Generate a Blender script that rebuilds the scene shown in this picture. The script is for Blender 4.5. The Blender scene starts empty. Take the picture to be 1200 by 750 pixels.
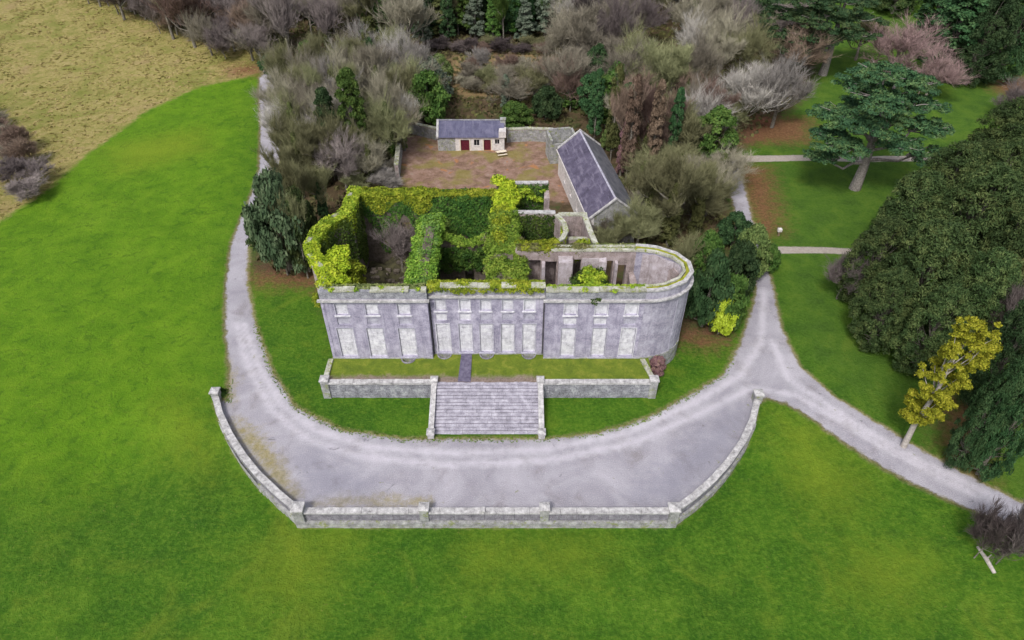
import bpy, math, random
import numpy as np
from mathutils import Vector
S = bpy.context.scene
COL = S.collection
# ---------------------------------------------------------------- camera, sky, sun, exposure
CAMY, CAMZ, PITCH, FPX = -58.0, 58.3, math.radians(40.8), 800.0
cam_d = bpy.data.cameras.new('camera'); cam = bpy.data.objects.new('camera', cam_d); COL.objects.link(cam)
cam.location = (0, CAMY, CAMZ); cam.rotation_euler = (math.radians(90) - PITCH, 0, 0)
cam_d.sensor_width = 36; cam_d.lens = 24; cam_d.clip_end = 6000
S.camera = cam
SUN_EL, SUN_AZ = math.radians(52), math.radians(205)     # azimuth clockwise from +Y
w = bpy.data.worlds.new('World'); S.world = w; w.use_nodes = True
nt = w.node_tree; nt.nodes.clear()
sky = nt.nodes.new('ShaderNodeTexSky'); sky.sky_type = 'NISHITA'; sky.sun_disc = False
sky.sun_elevation = SUN_EL; sky.sun_rotation = SUN_AZ; sky.air_density = 1.0; sky.dust_density = 4.0; sky.ozone_density = 1.0
hs = nt.nodes.new('ShaderNodeHueSaturation'); hs.inputs['Saturation'].default_value = 0.42
bg = nt.nodes.new('ShaderNodeBackground'); bg.inputs['Strength'].default_value = 0.11
wo = nt.nodes.new('ShaderNodeOutputWorld')
nt.links.new(sky.outputs[0], hs.inputs['Color']); nt.links.new(hs.outputs[0], bg.inputs['Color']); nt.links.new(bg.outputs[0], wo.inputs[0])
sl = bpy.data.lights.new('sun', 'SUN'); sl.energy = 1.5; sl.angle = math.radians(10); sl.color = (1, .96, .9)
so = bpy.data.objects.new('sun', sl); COL.objects.link(so)
sd = Vector((math.sin(SUN_AZ) * math.cos(SUN_EL), math.cos(SUN_AZ) * math.cos(SUN_EL), math.sin(SUN_EL)))
so.rotation_euler = sd.to_track_quat('Z', 'Y').to_euler()
S.view_settings.view_transform = 'Standard'; S.view_settings.look = 'None'
S.view_settings.exposure = 0.58; S.view_settings.gamma = 1
S.render.engine = 'CYCLES'
rng = np.random.default_rng(7); random.seed(7)

# ---------------------------------------------------------------- survey helpers: points read off the photograph to metres on the ground
def G(px, py, z=0.0):
    u = (px - 600) / FPX; v = (375 - py) / FPX
    dy = math.cos(PITCH) + v * math.sin(PITCH); dz = -math.sin(PITCH) + v * math.cos(PITCH)
    t = (z - CAMZ) / dz
    return (u * t, CAMY + dy * t)
def Pj(x, y, z):
    Y = y - CAMY; Z = z - CAMZ
    d = Y * math.cos(PITCH) - Z * math.sin(PITCH); v = Y * math.sin(PITCH) + Z * math.cos(PITCH)
    return 600 + FPX * x / d, 375 - FPX * v / d, d

# ---------------------------------------------------------------- objects
def tag(o, label=None, cat=None, group=None, kind=None):
    if label: o['label'] = label
    if cat: o['category'] = cat
    if group: o['group'] = group
    if kind: o['kind'] = kind
    return o
def empty(name, loc=(0, 0, 0), rz=0, label=None, cat=None, group=None):
    o = bpy.data.objects.new(name, None); COL.objects.link(o); o.location = loc; o.rotation_euler = (0, 0, rz)
    o.empty_display_size = .3
    return tag(o, label, cat, group)
def link(name, me, parent=None, loc=None):
    o = bpy.data.objects.new(name, me); COL.objects.link(o)
    if parent: o.parent = parent
    if loc is not None: o.location = loc
    return o
def np_mesh(name, V, F, mats, smooth=False, midx=None):
    V = np.asarray(V, dtype=np.float32); F = np.asarray(F, dtype=np.int32)
    me = bpy.data.meshes.new(name); n, k = F.shape
    me.vertices.add(len(V)); me.vertices.foreach_set('co', V.ravel())
    me.loops.add(n * k); me.loops.foreach_set('vertex_index', F.ravel())
    me.polygons.add(n); me.polygons.foreach_set('loop_start', np.arange(n, dtype=np.int32) * k)
    try: me.polygons.foreach_set('loop_total', np.full(n, k, dtype=np.int32))
    except Exception: pass
    if not isinstance(mats, (list, tuple)): mats = [mats]
    for m in mats: me.materials.append(m)
    if midx is not None: me.polygons.foreach_set('material_index', np.asarray(midx, dtype=np.int32))
    me.polygons.foreach_set('use_smooth', np.full(n, smooth, dtype=bool))
    me.update(calc_edges=True); return me
class MB:
    def __init__(s): s.v = []; s.f = []
    def add(s, vs, fs):
        b = len(s.v); s.v.extend(vs); s.f.extend([[b + i for i in f] for f in fs])
    def box(s, x0, x1, y0, y1, z0, z1, j=0.0):
        vs = [(x, y, z) for z in (z0, z1) for y in (y0, y1) for x in (x0, x1)]
        if j: vs = [(a + random.uniform(-j, j), b + random.uniform(-j, j), c + random.uniform(-j, j)) for a, b, c in vs]
        s.add(vs, [(0, 2, 3, 1), (4, 5, 7, 6), (0, 1, 5, 4), (2, 6, 7, 3), (1, 3, 7, 5), (0, 4, 6, 2)])
    def quadbox(s, a, b, c, d, z0, z1):     # footprint polygon CCW a b c d
        vs = [(*p[:2], z0) for p in (a, b, c, d)] + [(*p[:2], z1 if not isinstance(z1, (list, tuple)) else z1[i]) for i, p in enumerate((a, b, c, d))]
        s.add(vs, [(3, 2, 1, 0), (4, 5, 6, 7), (0, 1, 5, 4), (1, 2, 6, 5), (2, 3, 7, 6), (3, 0, 4, 7)])
    def tube(s, pts, rad, n=6, cap=True):
        rings = []
        for i, p in enumerate(pts):
            p = Vector(p); a = Vector(pts[max(i - 1, 0)]); b = Vector(pts[min(i + 1, len(pts) - 1)])
            t = (b - a).normalized() if (b - a).length > 1e-6 else Vector((0, 0, 1))
            u = t.cross(Vector((0, 0, 1)) if abs(t.z) < .9 else Vector((1, 0, 0))).normalized(); v = t.cross(u)
            rings.append([tuple(p + (u * math.cos(2 * math.pi * k / n) + v * math.sin(2 * math.pi * k / n)) * rad[i]) for k in range(n)])
        b = len(s.v)
        for r in rings: s.v.extend(r)
        for i in range(len(rings) - 1):
            for k in range(n):
                s.f.append([b + i * n + k, b + i * n + (k + 1) % n, b + (i + 1) * n + (k + 1) % n, b + (i + 1) * n + k])
        if cap: s.f.append([b + (len(rings) - 1) * n + k for k in range(n)])
    def mesh(s, name, m, smooth=False):
        me = bpy.data.meshes.new(name); me.from_pydata(s.v, [], s.f)
        for q in (m if isinstance(m, (list, tuple)) else [m]): me.materials.append(q)
        if smooth: me.polygons.foreach_set('use_smooth', [True] * len(me.polygons))
        me.update(); return me
    def build(s, name, m, parent=None, smooth=False): return link(name, s.mesh(name, m, smooth), parent)

# ---------------------------------------------------------------- materials
def srgb(r, g, b):
    return tuple((c / 255 / 12.92 if c / 255 <= .04045 else ((c / 255 + .055) / 1.055) ** 2.4) for c in (r, g, b)) + (1,)
class N:
    def __init__(s, name):
        s.m = bpy.data.materials.new(name); s.m.use_nodes = True; s.t = s.m.node_tree; s.b = s.t.nodes['Principled BSDF']
        s.b.inputs['Specular IOR Level'].default_value = .15; s.b.inputs['Roughness'].default_value = .9
    def n(s, ty, **k):
        q = s.t.nodes.new(ty)
        for a, v in k.items():
            if a in q.inputs.keys() if False else False: pass
            setattr(q, a, v)
        return q
    def l(s, a, b): s.t.links.new(a, b)
    def coord(s, kind='Object'):
        return s.n('ShaderNodeTexCoord').outputs[kind]
    def pos(s): return s.n('ShaderNodeNewGeometry').outputs['Position']
    def noise(s, co, sc, det=4, rough=.6, dist=0, scale3=None):
        if scale3:
            mp = s.n('ShaderNodeMapping'); mp.inputs['Scale'].default_value = scale3; s.l(co, mp.inputs['Vector']); co = mp.outputs[0]
        q = s.n('ShaderNodeTexNoise'); q.inputs['Scale'].default_value = sc; q.inputs['Detail'].default_value = det
        q.inputs['Roughness'].default_value = rough; q.inputs['Distortion'].default_value = dist; s.l(co, q.inputs['Vector'])
        return q.outputs['Fac']
    def ramp(s, fac, stops):
        q = s.n('ShaderNodeValToRGB'); e = q.color_ramp.elements
        while len(e) < len(stops): e.new(.5)
        for i, (p, c) in enumerate(stops): e[i].position = p; e[i].color = c if len(c) == 4 else (*c, 1)
        s.l(fac, q.inputs[0]); return q.outputs[0]
    def smooth(s, fac, lo, hi):
        q = s.n('ShaderNodeMapRange'); q.interpolation_type = 'SMOOTHSTEP'; q.inputs[1].default_value = lo; q.inputs[2].default_value = hi
        q.inputs[3].default_value = 0; q.inputs[4].default_value = 1; s.l(fac, q.inputs[0]); return q.outputs[0]
    def mix(s, f, a, b):
        q = s.n('ShaderNodeMix'); q.data_type = 'RGBA'
        for v, i in ((f, 0), (a, 6), (b, 7)):
            if isinstance(v, (int, float)): q.inputs[i].default_value = v
            elif isinstance(v, tuple): q.inputs[i].default_value = v
            else: s.l(v, q.inputs[i])
        return q.outputs[2]
    def mth(s, op, a, b=0.0, c=None):
        q = s.n('ShaderNodeMath'); q.operation = op
        for i, v in enumerate((a, b) if c is None else (a, b, c)):
            if isinstance(v, (int, float)): q.inputs[i].default_value = v
            else: s.l(v, q.inputs[i])
        return q.outputs[0]
    def attr(s, name):
        q = s.n('ShaderNodeAttribute'); q.attribute_name = name; return q.outputs['Fac']
    def bump(s, h, strength=.5, dist=.1):
        q = s.n('ShaderNodeBump'); q.inputs['Strength'].default_value = strength; q.inputs['Distance'].default_value = dist
        s.l(h, q.inputs['Height']); s.l(q.outputs[0], s.b.inputs['Normal'])
    def out(s, c):
        if isinstance(c, tuple): s.b.inputs['Base Color'].default_value = c
        else: s.l(c, s.b.inputs['Base Color'])
        return s.m
def stone(name, dark, mid, light, sc=1.0, streak=True, bump=.5, moss=None):
    q = N(name); co = q.pos()
    a = q.noise(co, .7 * sc, 6, .65); b = q.noise(co, 5 * sc, 4, .7)
    c = q.ramp(a, [(.3, dark), (.5, mid), (.72, light)])
    c = q.mix(q.smooth(b, .35, .75), c, q.mix(.55, c, light)); c = q.mix(q.smooth(b, .5, .2), c, q.mix(.5, c, dark))
    if streak:
        st = q.noise(co, 1.0, 5, .7, 0, (2.2, 2.2, .16)); c = q.mix(q.smooth(st, .5, .72), c, q.mix(.6, c, dark))
        st2 = q.noise(co, 1.3, 4, .7, 0, (3.5, 3.5, .3)); c = q.mix(q.smooth(st2, .58, .75), c, q.mix(.5, c, light))
    if moss:
        mm = q.noise(co, 1.7, 5, .7); c = q.mix(q.smooth(mm, .52, .66), c, moss)
    q.bump(q.mth('ADD', b, q.noise(co, 22, 3)), bump, .05)
    return q.out(c)
def plain(name, c1, c2, sc=3.0, rough=.85, bump=.2):
    q = N(name); co = q.pos(); a = q.noise(co, sc, 5, .65); q.b.inputs['Roughness'].default_value = rough
    q.bump(a, bump, .03); return q.out(q.ramp(a, [(.35, c1), (.65, c2)]))
def foliage(name, cols, clump=.5, rnd=.45):
    q = N(name); co = q.coord('Object'); g = q.n('ShaderNodeNewGeometry'); oi = q.n('ShaderNodeObjectInfo')
    r = g.outputs['Random Per Island']; a = q.noise(co, clump, 3, .6)
    f = q.mth('ADD', q.mth('MULTIPLY', r, rnd), q.mth('MULTIPLY', q.smooth(a, .3, .7), 1 - rnd))
    c = q.ramp(f, [(i / (len(cols) - 1), k) for i, k in enumerate(cols)])
    h = q.n('ShaderNodeHueSaturation'); h.inputs['Saturation'].default_value = 1
    q.l(q.mth('MULTIPLY_ADD', oi.outputs['Random'], .035, .483), h.inputs['Hue'])
    q.l(q.mth('MULTIPLY_ADD', oi.outputs['Random'], .7, .65), h.inputs['Value']); q.l(c, h.inputs['Color'])
    q.b.inputs['Roughness'].default_value = .75
    return q.out(h.outputs[0])

# ---- ground: one material, regions from signed-distance attributes
def ground_mat():
    q = N('ground_cover'); co = q.pos()
    big = q.noise(co, .06, 5, .65, .8); mid = q.noise(co, .3, 5, .65, .4); fine = q.noise(co, 2.6, 5, .75); vf = q.noise(co, 9, 3, .7)
    tuft = q.noise(co, 1.1, 4, .8, .8)
    ed = q.noise(co, .9, 5, .7)
    def reg(name, amp, soft):
        v = q.mth('ADD', q.attr(name), q.mth('MULTIPLY', q.mth('SUBTRACT', ed, .5), amp)); return q.smooth(v, soft, -soft)
    # lawn
    lawn = q.ramp(big, [(.3, (.030, .098, .006)), (.5, (.046, .130, .007)), (.68, (.072, .165, .010))])
    lawn = q.mix(q.smooth(mid, .45, .72), lawn, (.085, .180, .012, 1)); lawn = q.mix(q.smooth(mid, .48, .26), lawn, (.030, .100, .008, 1))
    lawn = q.mix(q.mth('MULTIPLY', q.smooth(q.noise(co, .1, 3, .6, 1.2), .56, .74), .55), lawn, (.15, .21, .018, 1))
    lawn = q.mix(q.smooth(fine, .45, .66), lawn, q.mix(.3, lawn, (.20, .31, .04, 1))); lawn = q.mix(q.smooth(fine, .5, .3), lawn, q.mix(.35, lawn, (.014, .055, .005, 1)))
    lawn = q.mix(q.mth('MULTIPLY', q.smooth(tuft, .45, .62), .3), lawn, q.mix(.5, lawn, (.012, .06, .004, 1)))
    lush = q.ramp(mid, [(.3, (.070, .165, .006)), (.5, (.100, .215, .008)), (.72, (.145, .265, .012))]); lush = q.mix(q.smooth(fine, .5, .3), lush, q.mix(.25, lush, (.03, .10, .006, 1)))
    lush = q.mix(q.mth('MULTIPLY', q.smooth(big, .5, .7), .5), lush, (.15, .27, .015, 1))
    lawn = q.mix(reg('a_lush', 8, 7), lawn, lush)
    st1 = q.noise(co, 1.0, 5, .75, 1.6, (.6, 1.7, 1)); st2 = q.noise(co, .5, 5, .7, 1.8)
    lawn = q.mix(q.mth('MULTIPLY', q.smooth(st1, .5, .68), .4), lawn, (.15, .22, .018, 1)); lawn = q.mix(q.mth('MULTIPLY', q.smooth(st2, .48, .34), .45), lawn, (.025, .08, .006, 1))
    lawn = q.mix(q.mth('MULTIPLY', q.smooth(q.noise(co, 3.3, 2, .5), .70, .74), .5), lawn, (.20, .19, .06, 1))
    lawn = q.mix(q.mth('MULTIPLY', reg('a_yellow', 9, 5), .55), lawn, (.20, .255, .018, 1))
    park = q.ramp(mid, [(.3, (.042, .10, .012)), (.52, (.068, .145, .014)), (.75, (.11, .18, .020))])
    park = q.mix(q.smooth(fine, .42, .7), park, q.mix(.4, park, (.11, .18, .04, 1))); park = q.mix(q.smooth(fine, .5, .25), park, q.mix(.4, park, (.010, .04, .004, 1)))
    c = q.mix(reg('a_park', 6, 5), lawn, park)
    # rough pasture
    rt = q.noise(co, .8, 6, .75, 1.2); rl = q.noise(co, .09, 4, .6, 1)
    rough = q.ramp(rt, [(.28, (.15, .155, .030)), (.45, (.27, .245, .075)), (.6, (.37, .30, .13)), (.78, (.44, .35, .19))])
    rough = q.mix(q.smooth(rl, .46, .66), rough, q.mix(.6, rough, (.15, .18, .03, 1))); rough = q.mix(q.smooth(rl, .45, .3), rough, q.mix(.5, rough, (.30, .20, .12, 1)))
    rough = q.mix(q.mth('MULTIPLY', reg('a_track', 2, .8), .5), rough, (.07, .09, .03, 1))
    c = q.mix(reg('a_rough', 3, .8), c, rough)
    # wood floor
    wd = q.ramp(q.noise(co, .5, 6, .7), [(.3, (.045, .036, .020)), (.5, (.095, .068, .038)), (.7, (.15, .105, .062))])
    wd = q.mix(q.smooth(mid, .5, .62), wd, q.mix(.6, wd, (.055, .09, .02, 1)))
    wd = q.mix(reg('a_tan', 6, 1.5), wd, q.ramp(fine, [(.3, (.15, .10, .05)), (.5, (.28, .19, .10)), (.7, (.24, .24, .09))]))
    c = q.mix(reg('a_wood', 7, 2.0), c, wd)
    ct = q.ramp(q.noise(co, .6, 6, .75, .3), [(.28, (.10, .07, .045)), (.45, (.24, .15, .11)), (.6, (.34, .225, .18)), (.75, (.33, .28, .24))])
    ct = q.mix(q.smooth(q.noise(co, .17, 4, .6), .47, .6), ct, q.mix(.65, ct, (.24, .22, .05, 1)))
    ct = q.mix(q.smooth(q.noise(co, .23, 4, .6, 1), .6, .68), ct, (.42, .20, .09, 1))
    c = q.mix(reg('a_court', 3, .8), c, ct)
    lt = q.ramp(fine, [(.3, (.10, .045, .025)), (.5, (.20, .085, .05)), (.7, (.28, .14, .085))])
    c = q.mix(q.mth('MULTIPLY', reg('a_litter', 9, 3.0), .85), c, lt)
    # gravel
    tr = q.noise(co, .16, 5, .6, 1.0)
    gv = q.ramp(tr, [(.3, (.28, .265, .31)), (.5, (.365, .35, .40)), (.7, (.45, .43, .485))])
    gv = q.mix(q.smooth(mid, .5, .75), gv, (.26, .24, .26, 1)); gv = q.mix(q.smooth(vf, .5, .75), gv, q.mix(.6, gv, (.60, .58, .63, 1))); gv = q.mix(q.smooth(vf, .48, .25), gv, q.mix(.5, gv, (.20, .19, .22, 1)))
    gv = q.mix(q.mth('MULTIPLY', reg('a_wheel', 1.6, .6), .75), gv, (.60, .575, .64, 1))
    gv = q.mix(q.mth('MULTIPLY', reg('a_moss', 5, 1.2), .85), gv, q.ramp(fine, [(.3, (.15, .14, .05)), (.5, (.30, .25, .09)), (.7, (.36, .33, .22))]))
    gv = q.mix(q.mth('MULTIPLY', reg('a_damp', 6, 2.5), .55), gv, (.20, .20, .26, 1))
    gv = q.mix(q.mth('MULTIPLY', q.smooth(q.noise(co, .55, 4, .7, .5), .64, .72), .7), gv, (.17, .16, .18, 1)); gv = q.mix(q.mth('MULTIPLY', q.smooth(q.noise(co, .8, 4, .7, .3), .66, .72), .6), gv, (.22, .23, .09, 1))
    verge = q.ramp(fine, [(.3, (.16, .14, .05)), (.55, (.27, .22, .12)), (.75, (.33, .30, .24))])
    rd = q.mth('ADD', q.attr('a_road'), q.mth('MULTIPLY', q.mth('SUBTRACT', ed, .5), 1.3))
    c = q.mix(q.mth('MULTIPLY', q.smooth(rd, .75, .1), .8), c, verge)
    c = q.mix(q.smooth(rd, .25, -.2), c, gv)
    pt = q.mth('ADD', q.attr('a_path'), q.mth('MULTIPLY', q.mth('SUBTRACT', ed, .5), .5))
    c = q.mix(q.smooth(pt, .2, -.15), c, q.ramp(fine, [(.3, (.34, .29, .26)), (.7, (.50, .45, .41))]))
    g = q.smooth(rd, -.1, .5)
    q.bump(q.mth('ADD', q.mth('MULTIPLY', q.mth('ADD', fine, tuft), q.mth('MULTIPLY_ADD', g, .9, .1)), q.mth('MULTIPLY', vf, .5)), .8, .25)
    return q.out(c)
M_ground = ground_mat()
M_render = stone('weathered_lime_render', (.155, .143, .215, 1), (.315, .295, .40, 1), (.56, .53, .64, 1), 1.2, True, .6)
M_infill = stone('pale_blocked_window', (.34, .33, .39, 1), (.60, .59, .66, 1), (.82, .82, .86, 1), 2.2, True, .5)
M_bow = stone('bow_lime_render', (.17, .16, .22, 1), (.33, .315, .40, 1), (.54, .52, .61, 1), .9, True, .6)
M_half = stone('faded_panel', (.20, .19, .26, 1), (.36, .35, .43, 1), (.58, .57, .66, 1), 2.0, True, .4)
M_trim = stone('limestone_trim', (.14, .135, .14, 1), (.37, .36, .37, 1), (.68, .67, .68, 1), 3.2, False, .4)
M_trim_moss = stone('mossy_limestone', (.14, .14, .10, 1), (.33, .33, .27, 1), (.62, .62, .56, 1), 1.3, False, .5, (.22, .26, .04, 1))
M_rubble = stone('rubble_interior', (.15, .12, .11, 1), (.31, .25, .24, 1), (.50, .43, .44, 1), 1.6, True, .9)
M_dark = stone('dark_rubble_interior', (.05, .042, .032, 1), (.12, .10, .08, 1), (.22, .19, .17, 1), 1.2, True, .9)  # darker brown rubble for inner walls and fallen stones
M_pink = stone('pinkish_plaster_interior', (.20, .165, .165, 1), (.40, .345, .36, 1), (.60, .56, .62, 1), 1.4, True, .6)
M_masonry = stone('grey_masonry', (.085, .085, .105, 1), (.22, .22, .26, 1), (.52, .53, .56, 1), 2.2, False, .6)
M_plinth = stone('pale_masonry', (.11, .11, .11, 1), (.27, .27, .28, 1), (.52, .52, .52, 1), 2.2, False, .6, (.24, .27, .12, 1))
M_gable = stone('lichened_gable', (.13, .13, .12, 1), (.25, .25, .25, 1), (.42, .42, .41, 1), 1.3, True, .6, (.17, .19, .08, 1))
M_dull_shade = stone('dull_and_shadow_masonry', (.09, .085, .11, 1), (.19, .18, .22, 1), (.36, .35, .39, 1), 2.0, True, .6)  # dull stone for well curbs; on the wall, coping shadow put into the colour
M_step = stone('step_stone', (.17, .16, .20, 1), (.33, .315, .38, 1), (.58, .56, .64, 1), 2.0, False, .4)
M_gap = plain('dark_joint_and_shadow', (.05, .048, .055, 1), (.09, .085, .09, 1), 2)
M_moss = plain('moss_turf', (.14, .17, .015, 1), (.33, .33, .04, 1), 1.4, .95, .8)
M_slate = None
def slate_mat(name, a, b, cc):
    q = N(name); co = q.coord('Object')
    n1 = q.noise(co, .6, 5, .7, .4); st = q.noise(co, 1.2, 4, .7, 0, (2.2, .25, .25)); f = q.noise(co, 6, 3, .8)
    c = q.ramp(n1, [(.3, a), (.5, b), (.7, cc)]); c = q.mix(q.smooth(st, .5, .7), c, cc); c = q.mix(q.smooth(f, .5, .25), c, q.mix(.5, c, a))
    q.b.inputs['Roughness'].default_value = .6
    q.bump(f, .3, .03); return q.out(c)
M_slate = slate_mat('barn_slate', (.060, .053, .085, 1), (.105, .093, .145, 1), (.20, .18, .25, 1))
M_slate2 = slate_mat('cottage_slate', (.07, .072, .12, 1), (.115, .115, .19, 1), (.18, .175, .26, 1))
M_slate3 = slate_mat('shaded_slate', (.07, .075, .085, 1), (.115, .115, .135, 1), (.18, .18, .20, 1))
M_red = plain('dark_red_paint', (.085, .012, .022, 1), (.15, .025, .04, 1), 4, .6)
M_void = plain('dark_interior', (.012, .012, .015, 1), (.02, .02, .024, 1), 2)
M_white = plain('limewash', (.48, .45, .45, 1), (.72, .68, .67, 1), 2.2)
M_cream = plain('cream_paint', (.62, .52, .38, 1), (.78, .72, .62, 1), 3)
M_wood = plain('weathered_timber', (.18, .13, .09, 1), (.30, .22, .15, 1), 5)
M_floor = plain('rubble_floor', (.035, .032, .022, 1), (.10, .095, .05, 1), .9, .95, 1)
M_bark = plain('grey_bark', (.10, .09, .075, 1), (.25, .23, .20, 1), 4, .9, 1)
M_barkp = plain('pale_bark', (.30, .27, .25, 1), (.50, .46, .43, 1), 4, .9, .6)
def twigm(name, c1, c2): return foliage(name, [(*c1, 1), (*c2, 1)], .35, .5)
TW = {'mauve': twigm('mauve_twigs', (.135, .112, .110), (.30, .255, .25)), 'grey': twigm('grey_brown_twigs', (.15, .135, .10), (.34, .31, .245)),
      'olive': twigm('mossy_twigs', (.11, .115, .055), (.30, .30, .16)), 'pale': twigm('pale_silver_twigs', (.23, .215, .20), (.49, .46, .43)),
      'pink': twigm('pink_brown_twigs', (.21, .145, .14), (.45, .32, .31)), 'brown': twigm('red_brown_twigs', (.13, .088, .07), (.28, .20, .165)),
      'dark': twigm('dark_purple_twigs', (.07, .055, .055), (.15, .12, .12))}
LF = {'dusk': foliage('dusky_green', [(.025, .045, .022, 1), (.06, .09, .045, 1), (.13, .16, .09, 1)]), 'russet': foliage('russet_ivy', [(.06, .042, .03, 1), (.15, .105, .075, 1), (.26, .19, .14, 1)]),
      'dark': foliage('dark_evergreen', [(.014, .036, .013, 1), (.034, .075, .028, 1), (.08, .13, .05, 1)]),
      'cedar': foliage('cedar_needles', [(.016, .045, .020, 1), (.04, .085, .035, 1), (.11, .15, .055, 1)]),
      'yew': foliage('yew_leaves', [(.022, .044, .015, 1), (.052, .088, .028, 1), (.13, .165, .055, 1)], .5, .4),
      'green': foliage('mid_green_leaves', [(.025, .06, .012, 1), (.06, .125, .025, 1), (.14, .22, .05, 1)]),
      'lgreen': foliage('light_green_leaves', [(.06, .11, .03, 1), (.13, .20, .06, 1), (.26, .33, .11, 1)]),
      'greygreen': foliage('grey_green_leaves', [(.05, .075, .05, 1), (.11, .14, .10, 1), (.2, .23, .17, 1)]),
      'olive': foliage('olive_ivy_leaves', [(.04, .05, .016, 1), (.09, .105, .035, 1), (.17, .18, .07, 1)]),
      'yellow': foliage('golden_leaves', [(.10, .125, .012, 1), (.27, .30, .02, 1), (.50, .48, .05, 1)], 1.2, .6),
      'lime': foliage('lime_leaves', [(.16, .24, .01, 1), (.36, .46, .03, 1), (.5, .62, .08, 1)], 1.0),
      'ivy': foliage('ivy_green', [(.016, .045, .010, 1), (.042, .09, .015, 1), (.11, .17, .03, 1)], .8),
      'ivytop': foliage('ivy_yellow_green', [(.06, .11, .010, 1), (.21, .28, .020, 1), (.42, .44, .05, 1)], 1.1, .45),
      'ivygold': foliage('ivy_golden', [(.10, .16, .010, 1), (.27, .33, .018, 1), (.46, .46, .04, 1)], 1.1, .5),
      'ivymid': foliage('ivy_mid_green', [(.045, .10, .012, 1), (.13, .22, .025, 1), (.28, .36, .055, 1)], .9, .5),
      'ivydull': foliage('ivy_dull', [(.07, .09, .03, 1), (.16, .18, .06, 1), (.28, .26, .12, 1)], .8),
      'ivyblue': foliage('ivy_cool_green', [(.035, .075, .014, 1), (.085, .15, .028, 1), (.18, .245, .06, 1)], .8),
      'heather': foliage('red_brown_shrub', [(.10, .05, .06, 1), (.22, .12, .14, 1), (.30, .22, .14, 1)], 1.2)}

# ---------------------------------------------------------------- terrain
WALL = [(-33.91, -4.66), (-32.6, -7.2), (-30.55, -10.2), (-28.3, -13.0), (-26.0, -15.42), (-23.4, -17.7), (-20.79, -19.76), (-8.56, -19.76), (3.16, -19.76), (15.76, -19.76),
        (18.2, -18.0), (20.4, -16.1), (22.6, -13.8), (24.7, -11.2), (26.5, -8.3), (27.92, -5.18)]
def sstep(a, b, x): t = np.clip((x - a) / (b - a), 0, 1); return t * t * (3 - 2 * t)
def sdist(poly, X, Y):
    poly = np.asarray(poly, float); n = len(poly); d2 = np.full(X.shape, 1e18); ins = np.zeros(X.shape, bool)
    for i in range(n):
        ax, ay = poly[i]; bx, by = poly[(i + 1) % n]; ex, ey = bx - ax, by - ay; L = ex * ex + ey * ey + 1e-12
        t = np.clip(((X - ax) * ex + (Y - ay) * ey) / L, 0, 1); d2 = np.minimum(d2, (X - ax - t * ex) ** 2 + (Y - ay - t * ey) ** 2)
        c = (ay > Y) != (by > Y)
        with np.errstate(divide='ignore', invalid='ignore'): xi = ax + (Y - ay) * ex / (ey if abs(ey) > 1e-12 else 1e-12)
        ins ^= c & (X < xi)
    return np.where(ins, -1, 1) * np.sqrt(d2)
INNER = WALL + [(28.5, 40), (-34.5, 40)]
def hgt(X, Y):
    X = np.asarray(X, float); Y = np.asarray(Y, float)
    d = sdist(INNER, X, Y)
    f = sstep(-4.5, -15.5, Y) * sstep(50, 27, X) * sstep(-62, -35, X)
    h = -1.5 * f * sstep(.0, .3, d)
    far = sstep(45, 130, np.hypot(X, Y))
    h = h + far * (1.2 * np.sin(X * .021 + 1) * np.cos(Y * .017) + .5 * np.sin(X * .06 + Y * .045))
    un = .10 * np.sin(X * .35 + 1.3 * np.sin(Y * .21)) * np.sin(Y * .31 + .7) * sstep(1, 8, d)
    return h + un
def axis(lo, hi, s, far):
    a = list(np.arange(lo, hi + 1e-6, s)); st = s
    r = [a[-1]]
    while r[-1] < far: st *= 1.13; r.append(r[-1] + st)
    st = s; l = [a[0]]
    while l[-1] > -far: st *= 1.13; l.append(l[-1] - st)
    return np.array(l[::-1][:-1] + a + r[1:])
gx = axis(-52, 60, .42, 2500); gy = axis(-34, 62, .42, 2500)
X, Y = np.meshgrid(gx, gy)
pg = lambda L, z=0: [G(a, b, z) for a, b in L]
R_road = pg([(322, 84), (325, 106), (329, 150), (326, 200), (312, 240), (290, 290), (288, 330), (298, 380), (318, 437), (345, 478), (400, 505), (470, 515.5), (640, 515.5), (700, 509), (760, 491), (812, 462), (848, 440), (868, 405), (880, 370), (887, 345), (886, 315),
             (868, 270), (855, 220), (848, 188), (862, 186), (874, 230), (885, 270), (897, 300), (905, 340), (915, 385), (935, 428), (980, 468), (1050, 508), (1120, 550), (1230, 607), (1230, 634), (1130, 590), (1060, 557), (1000, 519), (950, 488), (922, 472), (897, 465)]) + \
         WALL[::-1] + pg([(268, 470), (270, 430), (265, 385), (266, 330), (272, 285), (292, 235), (304, 200), (306, 150), (304, 106), (306, 84)])
R_rough = [(-2400, 2400), (-2400, 60)] + pg([(-500, 560), (-60, 300), (0, 258), (60, 215), (100, 178), (170, 128), (230, 102), (300, 90), (312, 84), (312, 60), (240, 50), (160, 20), (90, -20)]) + [(-300, 500), (-400, 2400)]
R_wood = pg([(305, 60), (312, 84), (326, 106), (331, 200), (312, 250), (293, 290), (292, 322), (372, 333)]) + [(-20, 2), (18, 2), (21, 6)] + pg([(815, 395), (852, 398), (880, 330), (862, 270), (850, 188), (880, 170), (950, 110), (960, 60), (900, 0), (890, -60)]) + [(500, 2400), (-400, 2400), (-300, 500)] + pg([(90, -20), (160, 22), (240, 55)])
R_court = pg([(468, 160), (655, 160), (700, 200), (690, 240), (590, 230), (468, 222)])
R_tan = pg([(530, 58), (650, 58), (645, 112), (528, 115)])
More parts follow.
